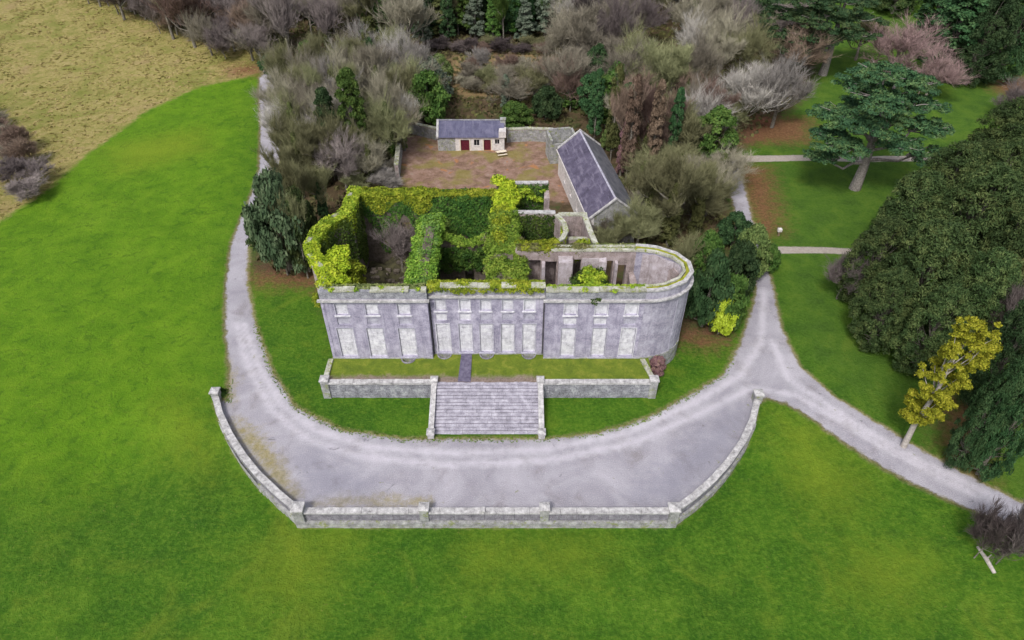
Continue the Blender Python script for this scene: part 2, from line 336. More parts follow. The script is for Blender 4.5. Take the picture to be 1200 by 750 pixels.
R_lit = [pg(L) for L in ([(862, 192), (900, 196), (912, 240), (915, 272), (890, 278), (872, 235)], [(878, 138), (950, 140), (948, 168), (872, 168)], [(294, 320), (372, 322), (370, 336), (296, 334)],
         [(1160, 88), (1230, 88), (1230, 112), (1165, 108)], [(262, 76), (316, 78), (314, 90), (270, 90)], [(1110, 465), (1150, 480), (1150, 560), (1115, 540), (1105, 500)], [(800, 385), (850, 398), (835, 408), (800, 402)])]
R_path = [pg([(866, 182), (980, 183.5), (1090, 186), (1240, 189), (1240, 195), (1090, 192), (980, 189.5), (866, 189)]), pg([(900, 289), (980, 290.5), (1060, 294), (1060, 300), (980, 297.5), (900, 297)])]
R_lush = [(-2400, 2400), (-2400, -30), (-44, -16), (-36, -8)] + pg([(258, 430), (262, 330), (270, 280), (290, 232), (305, 90)])
R_yel = [pg([(915, 490), (960, 505), (1010, 560), (985, 590), (940, 560)]), pg([(560, 632), (700, 630), (690, 650), (560, 655)]), pg([(330, 625), (400, 622), (350, 690), (300, 680)]), pg([(200, 470), (235, 500), (240, 540), (205, 520)]), pg([(1010, 640), (1080, 650), (1060, 690), (1000, 680)]), pg([(130, 170), (230, 150), (240, 175), (140, 200)])]
R_park = [G(880, 150), G(905, 340), G(930, 410), G(1000, 470), G(1200, 590), (120, -40), (2400, -200), (2400, 2400), (120, 2400), G(900, -50)]
R_moss = [pg([(274, 492), (300, 505), (332, 545), (350, 582), (335, 580), (300, 540), (276, 505)]), pg([(395, 582), (500, 586), (500, 591), (370, 591)]), pg([(268, 425), (274, 445), (271, 470), (262, 455)])]
R_damp = [pg([(860, 480), (886, 480), (850, 540), (790, 590), (730, 590), (780, 540)]), pg([(345, 540), (370, 530), (440, 560), (430, 588), (360, 588)])]
def line_d(L, X, Y):
    d = np.full(X.shape, 1e9)
    for (ax, ay), (bx, by) in zip(L[:-1], L[1:]):
        ex, ey = bx - ax, by - ay; t = np.clip(((X - ax) * ex + (Y - ay) * ey) / (ex * ex + ey * ey), 0, 1); d = np.minimum(d, np.hypot(X - ax - t * ex, Y - ay - t * ey))
    return d
track = pg([(30, 0), (80, 22), (150, 48), (220, 78), (262, 92)])
wheel = [pg(L) for L in ([(277, 380), (292, 430), (318, 480), (360, 515), (420, 535), (520, 545), (640, 540), (740, 520), (820, 485), (880, 455), (930, 462), (1000, 500), (1080, 545), (1200, 610)],
         [(286, 380), (303, 430), (332, 476), (372, 505), (430, 523), (520, 531), (640, 527), (735, 507), (812, 472), (868, 440), (892, 400), (896, 340)], [(905, 400), (925, 445), (985, 485), (1060, 528), (1200, 600)])]
def amin_f(L, a, b): return np.minimum.reduce([sdist(p, a, b) for p in L])
def amin(L): return np.minimum.reduce([sdist(p, X, Y) for p in L])
A = {'a_road': sdist(R_road, X, Y), 'a_rough': sdist(R_rough, X, Y), 'a_wood': sdist(R_wood, X, Y), 'a_court': sdist(R_court, X, Y), 'a_tan': sdist(R_tan, X, Y), 'a_litter': amin(R_lit),
     'a_path': amin(R_path), 'a_park': sdist(R_park, X, Y), 'a_lush': sdist(R_lush, X, Y), 'a_yellow': amin(R_yel), 'a_moss': amin(R_moss), 'a_damp': amin(R_damp), 'a_track': line_d(track, X, Y) - .8,
     'a_wheel': np.minimum.reduce([line_d(L, X, Y) for L in wheel]) - .35}
Z = hgt(X, Y)
VV = np.stack([X, Y, Z], -1).reshape(-1, 3); ny, nx = X.shape
idx = np.arange(ny * nx).reshape(ny, nx)
FF = np.stack([idx[:-1, :-1], idx[:-1, 1:], idx[1:, 1:], idx[1:, :-1]], -1).reshape(-1, 4)
def cellv(a): return ((a[:-1, :-1] + a[1:, 1:] + a[:-1, 1:] + a[1:, :-1]) / 4).ravel()
cx, cy = cellv(X), cellv(Y)
cls = np.zeros(len(FF), int)
cls[cellv(A['a_rough']) < 0] = 1; cls[cellv(A['a_wood']) < 0] = 2; cls[cellv(A['a_court']) < 0] = 3; cls[cellv(A['a_path']) < .1] = 4; cls[cellv(A['a_road']) < .1] = 5
for k, nm in enumerate(('lawn', 'rough_pasture', 'woodland_floor', 'courtyard_ground', 'footpath', 'gravel_drive')):
    F_ = FF[cls == k]; u, inv = np.unique(F_, return_inverse=True)
    me = np_mesh(nm, VV[u], inv.reshape(-1, 4), M_ground, True)
    for an, av in A.items():
        at = me.attributes.new(an, 'FLOAT', 'POINT'); at.data.foreach_set('value', av.ravel()[u].astype(np.float32))
    tag(link(nm, me), kind='structure')
# rough tussocks in the pasture
def hz(x, y): return float(hgt(np.array([x]), np.array([y]))[0])
def tufts(name, n, box, test, size, hh, mat, label, cat, seed):
    r = np.random.default_rng(seed); K = n * 3 if n != 5200 else 160000; px = r.uniform(box[0], box[1], K); py = r.uniform(box[2], box[3], K)
    k = test(px, py); px, py = px[k][:n], py[k][:n]; n = len(px); pz = hgt(px, py)
    V = []; 
    for j in range(4):
        a = r.uniform(0, 2 * np.pi, n); s_ = r.uniform(.5, 1, n) * size; h_ = r.uniform(.4, 1, n) * hh
        ux, uy = np.cos(a), np.sin(a); ox, oy = r.normal(0, size * .5, n), r.normal(0, size * .5, n)
        lean = r.normal(0, .35, (n, 2)) * size
        V.append(np.stack([np.stack([px + ox - ux * s_, py + oy - uy * s_, pz - .02], -1), np.stack([px + ox + ux * s_, py + oy + uy * s_, pz - .02], -1),
                           np.stack([px + ox + ux * s_ * .8 + lean[:, 0], py + oy + uy * s_ * .8 + lean[:, 1], pz + h_], -1), np.stack([px + ox - ux * s_ * .8 + lean[:, 0], py + oy - uy * s_ * .8 + lean[:, 1], pz + h_], -1)], 1))
    V = np.concatenate(V).reshape(-1, 3); F = np.arange(len(V)).reshape(-1, 4)
    return tag(link(name, np_mesh(name, V, F, mat)), label, cat, kind='stuff')
M_tuft = foliage('dry_grass', [(.17, .17, .04, 1), (.30, .255, .09, 1), (.43, .35, .17, 1)], .12)
M_under = foliage('undergrowth_leaves', [(.04, .055, .02, 1), (.12, .10, .05, 1), (.17, .18, .06, 1)], .12)
tufts('dry_grass', 9000, (-170, -38, 25, 160), lambda a, b: (sdist(R_rough, a, b) < -.5) & (sdist(R_wood, a, b) > 0), .34, .13, M_tuft, 'tussocks of dry tan grass in the rough pasture', 'grass', 3)
tufts('undergrowth', 7000, (-60, 60, 18, 150), lambda a, b: (sdist(R_wood, a, b) < -1) & (sdist(R_court, a, b) > 1) & (sdist(R_road, a, b) > 1) & ~((a > -26) & (a < 19) & (b < 26) & (b > -1)) & ~((a > -15) & (a < 20) & (b > 24) & (b < 63)), .35, .6, M_under, 'brambles and low undergrowth under the bare trees', 'undergrowth', 4)

M_gr = foliage('coarse_grass', [(.06, .125, .010, 1), (.12, .19, .02, 1), (.24, .26, .07, 1)], .2, .6)
tufts('verge_grass', 5200, (-50, 60, -34, 60), lambda a, b: (np.abs(sdist(R_road, a, b) - .05) < .42) & (sdist(R_court, a, b) > 1) & (sdist(INNER, a, b) < -.6), .09, .09, M_gr, 'ragged grass tufts along the edges of the gravel drive', 'grass', 12)

# ---------------------------------------------------------------- foliage meshes
def leaves(C, size, r, up=.35, nrm=None, aspect=1.5, droop=0.):
    n = len(C); d = r.normal(0, 1, (n, 3)); d[:, 2] += up
    if nrm is not None: d += nrm * 1.6
    d /= np.linalg.norm(d, axis=1)[:, None]
    a = r.normal(0, 1, (n, 3)); u = np.cross(d, a); u /= np.linalg.norm(u, axis=1)[:, None]; v = np.cross(d, u)
    s = (r.uniform(.6, 1.25, n) * size)[:, None]; u = u * s * .5; v = v * s * .5 * aspect
    V = np.stack([C - u * .5 - v, C + u - v * .1, C + u * .3 + v, C - u + v * .1], 1).reshape(-1, 3)
    return V
def clumped(centres, rad, per, size, r, flat=.7, aspect=1.5):
    C = []; Nn = []
    for (c, q) in zip(centres, rad):
        k = max(8, int(per * q * q)); d = r.normal(0, 1, (k, 3)); d /= np.linalg.norm(d, axis=1)[:, None]
        d[:, 2] = np.where(d[:, 2] < -.3, -d[:, 2] * .5, d[:, 2])
        rr = q * (r.uniform(.55, 1.08, k))[:, None]; p = d * rr; p[:, 2] *= flat; C.append(p + np.asarray(c)); Nn.append(d)
    C = np.concatenate(C); Nn = np.concatenate(Nn); return leaves(C, size, r, .3, Nn, aspect)
def quadmesh(name, V, mat): return np_mesh(name, V, np.arange(len(V)).reshape(-1, 4), mat)
def limb_path(a, b, r, sag=.12, n=4):
    a = np.array(a, float); b = np.array(b, float); L = np.linalg.norm(b - a); P = [a]
    for i in range(1, n): t = i / n; p = a + (b - a) * t; p = p + r.normal(0, L * .05, 3); p[2] -= L * sag * math.sin(math.pi * t); P.append(p)
    P.append(b); return [tuple(p) for p in P]
PROTO = {}
def reg(key, trunk, crown, extra=None): PROTO[key] = (trunk, crown, extra)
def bare_proto(key, seed, h=14., R=5.5, upright=.55, twn=16, th=.33):
    r = np.random.default_rng(seed); tr = MB(); cr = MB(); TV = []
    top = h * r.uniform(.38, .5); lean = r.normal(0, .35, 2)
    tr.tube([(0, 0, -.3), (lean[0] * .3, lean[1] * .3, top * .4), (lean[0], lean[1], top)], [th, th * .75, th * .58], 7)
    base = np.array([lean[0], lean[1], top])
    def twigs(p, d, L, n):
        k = n; dd = d[None, :] * 1.0 + r.normal(0, .42, (k, 3)); dd[:, 2] += .55; dd /= np.linalg.norm(dd, axis=1)[:, None]
        st = p[None, :] - d[None, :] * r.uniform(0, L, k)[:, None]; ln = r.uniform(.6, 1.5, k)[:, None] * max(L, .8) * .85
        side = np.cross(dd, r.normal(0, 1, (k, 3))); side /= np.linalg.norm(side, axis=1)[:, None]; wd = r.uniform(.009, .022, k)[:, None]
        e = st + dd * ln; mid = st + dd * ln * .55 + side * wd * 0
        TV.append(np.stack([st - side * wd, st + side * wd, mid + side * wd * .8, e], 1).reshape(-1, 3))
    def grow(p, d, L, rad, lv):
        q = p + d * L + r.normal(0, L * .06, 3); q[2] += L * .10; m = (p + q) / 2 + r.normal(0, L * .05, 3) - np.array([0, 0, L * .03])
        (tr if lv == 0 else cr).tube([tuple(p), tuple(m), tuple(q)], [rad, rad * .85, rad * .6], 5 if lv == 0 else 3, False)
        if lv == 3: twigs(q, d, L, twn); return
        nb = [6, 5, 4][lv]
        for i in range(nb):
            t = r.uniform(.3, 1.0); o = p + (q - p) * t; dd = d * .8 + r.normal(0, .45, 3); dd[2] += upright * .5
            dd /= np.linalg.norm(dd)
            grow(o, dd, L * r.uniform(.5, .9), rad * .55, lv + 1)
        twigs(q, d, L * .9, twn // 2)
    nl = 8
    for i in range(nl):
        a = 2 * math.pi * (i + r.uniform(-.3, .3)) / nl; el = r.uniform(.35, 1.25) if i else 1.5
        d = np.array([math.cos(a) * math.cos(el), math.sin(a) * math.cos(el), math.sin(el)])
        o = base - np.array([0, 0, r.uniform(0, top * .45)])
        grow(o, d, R * r.uniform(.42, .66) * (1 + .35 * math.sin(el)), th * .42, 0)
    # unite branch tubes and twigs
    tw = np.concatenate(TV); nb = len(cr.v); me = bpy.data.meshes.new('crown')
    V = list(map(tuple, cr.v)); Fq = [f for f in cr.f]
    quads = np.array(Fq, dtype=np.int32); VA = np.concatenate([np.array(V, dtype=np.float32), tw.astype(np.float32)])
    F = np.concatenate([quads, np.arange(len(tw)).reshape(-1, 4) + nb])
    zmax = VA[:, 2].max(); rr = np.percentile(np.hypot(VA[:, 0], VA[:, 1]), 96)
    s = np.array([R / rr, R / rr, h / zmax]); VA = VA * s; tr.v = [tuple(np.array(v) * s) for v in tr.v]
    reg(key, tr.mesh('trunk', M_bark, True), np_mesh('crown', VA, F, TW['grey']))
for k in range(4): bare_proto('bare%d' % k, 40 + k, 14, 5.5, [.8, 1.0, .7, 1.2][k], 11, .36)
bare_proto('bareup', 50, 16, 3.6, 1.7, 11, .3)
bare_proto('bareshrub', 51, 4.5, 3.2, .9, 15, .1)
def ever_proto(key, seed, h, R, nclump, per, size, z0=.12, shape='dome', mat='dark', flat=.7, cr=(.9, 1.7), gap=0., aspect=1.5):
    r = np.random.default_rng(seed); tr = MB(); C = []; Q = []
    tr.tube([(0, 0, -.3), (.1, 0, h * .4), (0, .1, h * .85)], [R * .07 + .08, R * .05 + .05, .05], 7)
    while len(C) < nclump:
        t = r.uniform(0, 1); z = h * (z0 + (1 - z0) * t)
        if shape == 'dome': prof = math.sqrt(max(0, 1 - t ** 2.4)) * (.75 + .25 * min(1, t * 4))
        elif shape == 'egg': prof = math.sin(math.pi * min(1, (t * .86 + .14))) ** .7
        elif shape == 'cone': prof = (1 - t) ** .8 * .95 + .05
        elif shape == 'column': prof = .85 * math.sqrt(max(0, 1 - t ** 5))
        a = r.uniform(0, 2 * math.pi); rad = R * prof * (r.uniform(.5, 1.0) ** .5); q = r.uniform(*cr) * R / 5.5
        rad = max(0, rad - q * .5) * (1 + .16 * math.sin(3 * a + seed) + .1 * math.sin(5 * a + z))
        if r.uniform() < gap: continue
        C.append((rad * math.cos(a), rad * math.sin(a), min(z, h - q * .5))); Q.append(q)
    for i in range(0, nclump, 4): tr.tube(limb_path((0, 0, C[i][2] * .55), C[i], r, .05, 2), [R * .02 + .03, .04, .02], 4, False)
    reg(key, tr.mesh('trunk', M_bark, True), quadmesh('crown', clumped(C, Q, per, size, r, flat, aspect), LF[mat]))
ever_proto('dome0', 60, 6, 4.2, 70, 190, .30, .1, 'dome', 'dark', .75, (.9, 1.7)); ever_proto('dome1', 61, 6, 4.2, 75, 190, .30, .08, 'dome', 'dark', .75, (.9, 1.8))
ever_proto('ever0', 62, 14, 5.5, 340, 170, .15, .04, 'dome', 'yew', 1.2, (.5, 1.1), 0, 3.2); ever_proto('ever1', 63, 14, 5.5, 340, 170, .15, .04, 'dome', 'yew', 1.2, (.45, 1.15), 0, 3.2)
ever_proto('tall0', 64, 18, 3.6, 110, 200, .34, .1, 'cone', 'dark', .6, (1.0, 1.9)); ever_proto('tall1', 65, 18, 3.6, 110, 200, .34, .16, 'column', 'dark', .8, (1.1, 1.9))
ever_proto('egg0', 66, 10, 4, 80, 150, .30, .25, 'egg', 'green', .8, (.9, 1.7))
ever_proto('ivycol', 67, 10, 1.6, 60, 900, .26, .05, 'column', 'olive', 1.1, (1.6, 2.6))
CNT = {}
def plant(kind, proto, x, y, h, R, mat, label, cat='tree', group=None, rz=None, bark=None, ivy=None, name=None):
    tm, cm, _ = PROTO[proto]; z = hz(x, y)
    e = empty(name or kind, (x, y, z), rng.uniform(0, 6.28) if rz is None else rz, label, cat, group)
    dims = {'bare0': (14, 5.5), 'bare1': (14, 5.5), 'bare2': (14, 5.5), 'bare3': (14, 5.5), 'bareup': (16, 3.6), 'bareshrub': (4.5, 3.2), 'dome0': (6, 4.2), 'dome1': (6, 4.2), 'ever0': (14, 5.5), 'ever1': (14, 5.5), 'tall0': (18, 3.6), 'tall1': (18, 3.6), 'egg0': (10, 4)}[proto]
    sc = (R / dims[1], R / dims[1], h / dims[0]); e.scale = sc
    t = link('trunk', tm, e); c = link('crown', cm, e)
    m = (TW if (proto.startswith('bare') and mat in TW) else LF)[mat]
    c.material_slots[0].link = 'OBJECT'; c.material_slots[0].material = m
    if bark: t.material_slots[0].link = 'OBJECT'; t.material_slots[0].material = bark
    if ivy:
        i = link('ivy', PROTO['ivycol'][1], e); i.scale = (.75, .75, 1.0); i.material_slots[0].link = 'OBJECT'; i.material_slots[0].material = LF[ivy]
    return e
def solve(bx, by, ty, wpx, crown=False):
    cxp = bx
    for it in range(6 if crown else 1):
        x, y = G(bx, by); lo, hi = .3, 45
        for _ in range(40):
            m = (lo + hi) / 2
            if Pj(x, y, m)[1] > ty: lo = m
            else: hi = m
        h = lo; bx += (cxp - Pj(x, y, h * .62)[0]) if crown else 0
    d = Pj(x, y, h * .6)[2]; return x, y, h, wpx * d / FPX / 2
def T(kind, proto, bx, by, ty, wpx, mat, label, cat='tree', **k):
    x, y, h, R = solve(bx, by, ty, wpx, True); return plant(kind, proto, x, y, h, R, mat, label, cat, **k)

# ---------------------------------------------------------------- house
def offset(path, d, closed=False):
    P = [Vector((a, b)) for a, b in path]; n = len(P); out = []
    for i in range(n):
        if closed: a, b, c = P[i - 1], P[i], P[(i + 1) % n]
        else: a, b, c = P[max(i - 1, 0)], P[i], P[min(i + 1, n - 1)]
        t1 = (b - a); t2 = (c - b)
        if t1.length < 1e-6: t1 = t2
        if t2.length < 1e-6: t2 = t1
        n1 = Vector((t1.y, -t1.x)).normalized(); n2 = Vector((t2.y, -t2.x)).normalized(); m = (n1 + n2)
        m = m.normalized() if m.length > 1e-6 else n1
        s = 1 / max(.4, m.dot(n1)); p = b + m * d * s; out.append((p.x, p.y))
    return out
def resample(path, step):
    out = [path[0]]
    for a, b in zip(path[:-1], path[1:]):
        L = math.hypot(b[0] - a[0], b[1] - a[1]); k = max(1, round(L / step))
        for i in range(1, k + 1): out.append((a[0] + (b[0] - a[0]) * i / k, a[1] + (b[1] - a[1]) * i / k))
    return out
def wall_strip(mb, path, t0, t1, z0, z1, step=1.0, jag=0.0, r=None):
    """extrude along path from offset t0 to t1 (right side positive); z1 number or function of (i/n)"""
    P = resample(path, step); A_ = offset(P, t1); B_ = offset(P, t0); n = len(P); b = len(mb.v)
    for i in range(n):
        zt = (z1(i / (n - 1), P[i]) if callable(z1) else z1) + (r.normal(0, jag) if (jag and r is not None) else 0)
        zb = z0(P[i]) if callable(z0) else z0
        mb.v += [(*A_[i], zb), (*A_[i], zt), (*B_[i], zt), (*B_[i], zb)]
    for i in range(n - 1):
        o = b + 4 * i
        for k in range(4): mb.f.append([o + k, o + 4 + k, o + 4 + (k + 1) % 4, o + (k + 1) % 4])
    mb.f.append([b, b + 1, b + 2, b + 3]); o = b + 4 * (n - 1); mb.f.append([o + 3, o + 2, o + 1, o])
def panel_wall(mb, x0, x1, y0, y1, z0, z1, holes):
    """wall in the xz plane with holes (x0,x1,z0,z1) cut right through"""
    xs = sorted({x0, x1, *[h[0] for h in holes], *[h[1] for h in holes]}); zs = sorted({z0, z1, *[h[2] for h in holes], *[h[3] for h in holes]})
    nxx, nzz = len(xs) - 1, len(zs) - 1
    sol = lambda i, k: 0 <= i < nxx and 0 <= k < nzz and not any(h[0] <= (xs[i] + xs[i + 1]) / 2 <= h[1] and h[2] <= (zs[k] + zs[k + 1]) / 2 <= h[3] for h in holes)
    for i in range(nxx):
        for k in range(nzz):
            if not sol(i, k): continue
            a, b, c, d = xs[i], xs[i + 1], zs[k], zs[k + 1]
            V = [(a, y0, c), (b, y0, c), (b, y0, d), (a, y0, d), (a, y1, c), (b, y1, c), (b, y1, d), (a, y1, d)]
            f = [(0, 1, 2, 3), (5, 4, 7, 6)]
            if not sol(i - 1, k): f.append((0, 3, 7, 4))
            if not sol(i + 1, k): f.append((1, 5, 6, 2))
            if not sol(i, k - 1): f.append((0, 4, 5, 1))
            if not sol(i, k + 1): f.append((3, 2, 6, 7))
            mb.add(V, f)
house = empty('mansion_ruin', (0, 0, 0), 0, 'roofless ivy-grown stone mansion with blocked windows and one rounded end', 'ruin')
hr = np.random.default_rng(11)
TOP = 12.3; WT = .95
WX_L = [(-18.9, -19.0), (-15.55, -15.6), (-12.0, -12.0)]; WX_C = [(-8.0, -7.95), (-5.3, -5.35), (-2.95, -2.95), (-.5, -.5), (1.95, 1.98)]; WX_R = [(6.5, 6.45), (9.9, 10.0), (13.25, 13.3)]
wins = []
def facade(name, x0, x1, yf, W, lw, uw):
    holes = []
    for iu, (u, l) in enumerate(W):
        holes += [(l - lw / 2, l + lw / 2, 2.55, 7.0), (u - uw / 2, u + uw / 2, 8.95, 10.55), (u - uw / 2 - .05, u + uw / 2 + .05, 7.5, 8.5)]
    # each blocked opening is a shallow recess in the face; the wall behind is solid
    mb = MB(); panel_wall(mb, x0, x1, yf, yf + .3, 0, TOP - 1.0, holes); mb.box(x0, x1, yf + .36, yf + WT, 0, TOP - .15); mb.box(x0, x1, yf + .302, yf + .358, 7.02, 7.48)
    mb.build(name, M_render, house)
    for (u, l) in W:
        for (c, ww, a, b, mid) in ((l, lw, 2.55, 7.0, 0), (u, uw, 8.95, 10.55, 0), (u, uw + .1, 7.5, 8.5, 1)):
            f = MB(); f.box(c - ww / 2 + .002, c + ww / 2 - .002, yf + (.08 if mid else .17) + hr.uniform(0, .06), yf + .355, a + .002, b - .002)
            if mid:
                link('blind_panel', f.mesh('blind_panel', M_half if hr.uniform() < .6 else M_infill), house)
                continue
            wd = f.build('blocked_window', M_infill, house)
            g = MB(); s_ = .1
            g.box(c - ww / 2 - s_, c - ww / 2 - .002, yf - .025, yf + .1, a, b + s_); g.box(c + ww / 2 + .002, c + ww / 2 + s_, yf - .025, yf + .1, a, b + s_); g.box(c - ww / 2, c + ww / 2, yf - .027, yf + .09, b + .002, b + s_ - .004)
            link('surround', g.mesh('surround', M_half if hr.uniform() < .7 else M_infill), wd)
            g = MB(); g.box(c - ww / 2 - .2, c + ww / 2 + .2, yf - .14, yf + .08, a - .16, a - .004); link('sill', g.mesh('sill', M_half if a < 3 else M_infill), wd)
            if a < 3:   # rubble courses showing in the big blocked openings
                g = MB()
                for zz in np.arange(3.0, 6.9, .55):
                    xo = c - ww / 2 + .05
                    while xo < c + ww / 2 - .25:
                        wl = min(hr.uniform(.35, .7), c + ww / 2 - .04 - xo); dep = hr.uniform(.0, .05)
                        g.box(xo + .01, xo + wl - .015, yf + .12 + dep, yf + .2, zz + .015, zz + .53); xo += wl
                o = g.build('block_courses', M_infill, wd); o['kind'] = 'stuff'
facade('left_front_wall', -21.05, -9.3, 0, WX_L, 1.85, 1.35); facade('centre_front_wall', -9.3 + .003, 3.7 - .003, .75, WX_C, 1.5, 1.15); facade('right_front_wall', 3.7, 14.6, 0, WX_R, 1.6, 1.35)
def sub(name, fn, m, kind=None):
    mb = MB(); fn(mb); o = mb.build(name, m, house)
    if kind: o['kind'] = kind
    return o
# parapets, cornices
def parapet(x0, x1, yf, m, jag):
    mb = MB(); wall_strip(mb, [(x0, yf), (x1, yf)], -.6, .02, TOP - .999, lambda t, p: TOP, 1.2, 0); mb.build('parapet', m, house)
    x = x0
    while x < x1 - .2:
        L = min(hr.uniform(1.2, 1.7), x1 - x); L = x1 - x if x1 - x - L < .5 else L
        if hr.uniform() > jag:
            g = MB(); dz = hr.normal(0, .025); g.box(x + .015, x + L - .015, yf - .16 + hr.normal(0, .015), yf + .66, TOP + .004 + dz, TOP + .2 + dz, .012); g.build('coping_stone', M_trim_moss, house)
        x += L
    mb = MB(); mb.box(x0 - (.25 if yf == 0 else -.003), x1 + (.25 if (yf == 0 and x1 < 10) else -.003), yf - .36, yf - .002, TOP - 1.28, TOP - 1.08); mb.box(x0, x1, yf - .2, yf - .004, TOP - 1.42, TOP - 1.283); mb.build('cornice', M_trim, house)
parapet(-21.05, -9.3, 0, M_masonry, .12); parapet(-9.28, 3.68, .75, M_masonry, .45); parapet(3.7, 14.6, 0, M_masonry, .1)
sub('plinth', lambda m: (m.box(-21.1, -9.25, -.1, -.002, 0, 2.42), m.box(-9.24, 3.64, .65, .748, 0, 2.42), m.box(3.65, 14.6, -.1, -.002, 0, 2.42)), M_plinth)
sub('return_shadow', lambda m: m.box(-9.24, -9.12, .6, .72, 2.43, 10.8), M_gap); sub('return_shadow', lambda m: m.box(3.5, 3.62, .6, .72, 2.43, 10.8), M_gap)  # dark strips painted in for the shadow at the facade returns
# bow end
BOW = [(14.6 + 5.75 * math.sin(a), 4.35 - 4.35 * math.cos(a)) for a in np.linspace(0, math.pi, 22)]
sub('bow_wall', lambda m: wall_strip(m, BOW, -WT, 0, -.1, TOP - .15, .8), M_bow)
for k_ in (5, 9): sub('string_joint', lambda m: wall_strip(m, BOW[k_:k_ + 2], .002, .05, 2.43, TOP - 1.43, .3), M_half)
sub('parapet', lambda m: wall_strip(m, BOW, -.5, .02, TOP - .15, TOP, .8), M_masonry)
sub('cornice', lambda m: (wall_strip(m, BOW, .004, .36, TOP - 1.28, TOP - 1.08, .8), wall_strip(m, BOW, .004, .2, TOP - 1.42, TOP - 1.283, .8)), M_trim)
sub('plinth', lambda m: wall_strip(m, BOW, .002, .1, -.1, 2.42, .8), M_plinth)
PB = resample(BOW, .55); OA = offset(PB, .17); OB = offset(PB, -.30); OC = offset(PB, -.72); OD = offset(PB, -1.05)
for i in range(0, len(PB) - 3, 3):
    g = MB(); g.quadbox(OA[i], OA[i + 3], OB[i + 3], OB[i], TOP + .002, TOP + .2 + hr.normal(0, .015)); g.build('coping_stone', M_trim, house)
    g = MB(); g.quadbox(OC[i], OC[i + 3], OD[i + 3], OD[i], TOP - .145, TOP + .16 + hr.normal(0, .02)); g.build('coping_stone', M_trim_moss, house)
sub('moss_gutter', lambda m: wall_strip(m, BOW, -.71, -.31, TOP - .15, TOP + .1, .8, .02, hr), M_moss)
# bow vertical strips
for pa in (14.25, 3.7, -21.05, -9.65): sub('pilaster', lambda m: m.box(pa, pa + .35, -.06, -.003, 2.43, TOP - 1.43), M_render)
# rear wall of the right range (openings read from above)
def rear(m):
    holes = [(1.5, 3.4, 4, 10.9), (4.0, 5.3, 4, 10.7), (7.3, 8.2, 4, 11.0), (11.2, 12.0, 4.2, 10.8), (12.6, 13.6, 4.2, 10.2)]
    panel_wall(m, .4, 14.6, 7.75, 8.7, 0, TOP - .1, holes)
sub('rear_wall', rear, M_rubble)
sub('coping', lambda m: (m.box(4.6, 14.6, 7.65, 8.05, TOP - .098, TOP + .12, .03), m.box(4.6, 14.6, 8.35, 8.8, TOP - .098, TOP + .1, .03)), M_trim_moss)
sub('interior_pier', lambda m: (m.box(5.5, 7.1, 6.3, 7.745, 1, 11.6, .08), m.box(10.3, 11.0, 6.9, 7.61, 1, 11.3, .12), m.box(12.05, 12.5, 7.0, 7.745, 1, 10.9, .1), m.box(3.5, 3.9, 6.4, 7.745, 1, 10.8, .06)), M_pink)
sub('interior_plaster', lambda m: wall_strip(m, offset(BOW, -WT - .004)[1:21], -.06, -.002, 1, TOP - .5, .8, .12, hr), M_pink)
sub('interior_plaster', lambda m: wall_strip(m, offset(BOW, -WT - .07)[12:16], -.12, -.002, 1, TOP - 1.2, .5, .3, hr), M_rubble)
sub('interior_plaster', lambda m: (m.box(8.25, 11.15, 7.62, 7.745, 1, 11.2, .05)), M_pink)
sub('cross_wall', lambda m: m.box(13.9, 14.6, 5.4, 7.74, 1, 9.2, .15), M_rubble)
# left flank with shallow bow, back wall
FL = [(-20.6, .95), (-20.6, 4.0), (-21.6, 5.2), (-23.2, 7.2), (-23.9, 9.3), (-23.7, 11.8), (-22.9, 14.2), (-21.2, 16.2), (-20.9, 16.6), (-20.9, 22.3)]
sub('flank_wall', lambda m: wall_strip(m, FL[::-1], -.45, .45, -.1, lambda t, p: TOP - .3, 1.0, .06, hr), M_rubble)
sub('coping', lambda m: wall_strip(m, FL[::-1], .1, .6, TOP - .25, lambda t, p: TOP - .02, 1.0, .03, hr), M_trim_moss)
BK = [(-21.35, 21.85), (-2.1, 21.85)]
def back(m): panel_wall(m, -20.45, -2.1, 21.4, 22.3, 0, TOP - .6, [(-18.2, -16.9, 3, 7.2), (-15.2, -13.9, 3, 7.4), (-8.2, -7.0, 2, 7), (-5.4, -4.2, 2, 7)])
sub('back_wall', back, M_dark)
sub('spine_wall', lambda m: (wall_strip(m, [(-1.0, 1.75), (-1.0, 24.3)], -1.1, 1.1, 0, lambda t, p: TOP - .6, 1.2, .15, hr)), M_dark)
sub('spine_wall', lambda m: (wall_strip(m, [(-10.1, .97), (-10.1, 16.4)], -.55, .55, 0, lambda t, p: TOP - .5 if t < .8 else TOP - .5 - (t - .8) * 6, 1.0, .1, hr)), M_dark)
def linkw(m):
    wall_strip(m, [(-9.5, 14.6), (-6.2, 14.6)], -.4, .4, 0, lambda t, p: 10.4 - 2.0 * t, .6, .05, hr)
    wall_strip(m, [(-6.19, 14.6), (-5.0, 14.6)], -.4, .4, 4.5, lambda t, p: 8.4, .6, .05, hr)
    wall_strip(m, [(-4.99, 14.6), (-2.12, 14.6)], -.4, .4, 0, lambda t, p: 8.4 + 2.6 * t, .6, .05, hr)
sub('link_wall', linkw, M_dark)
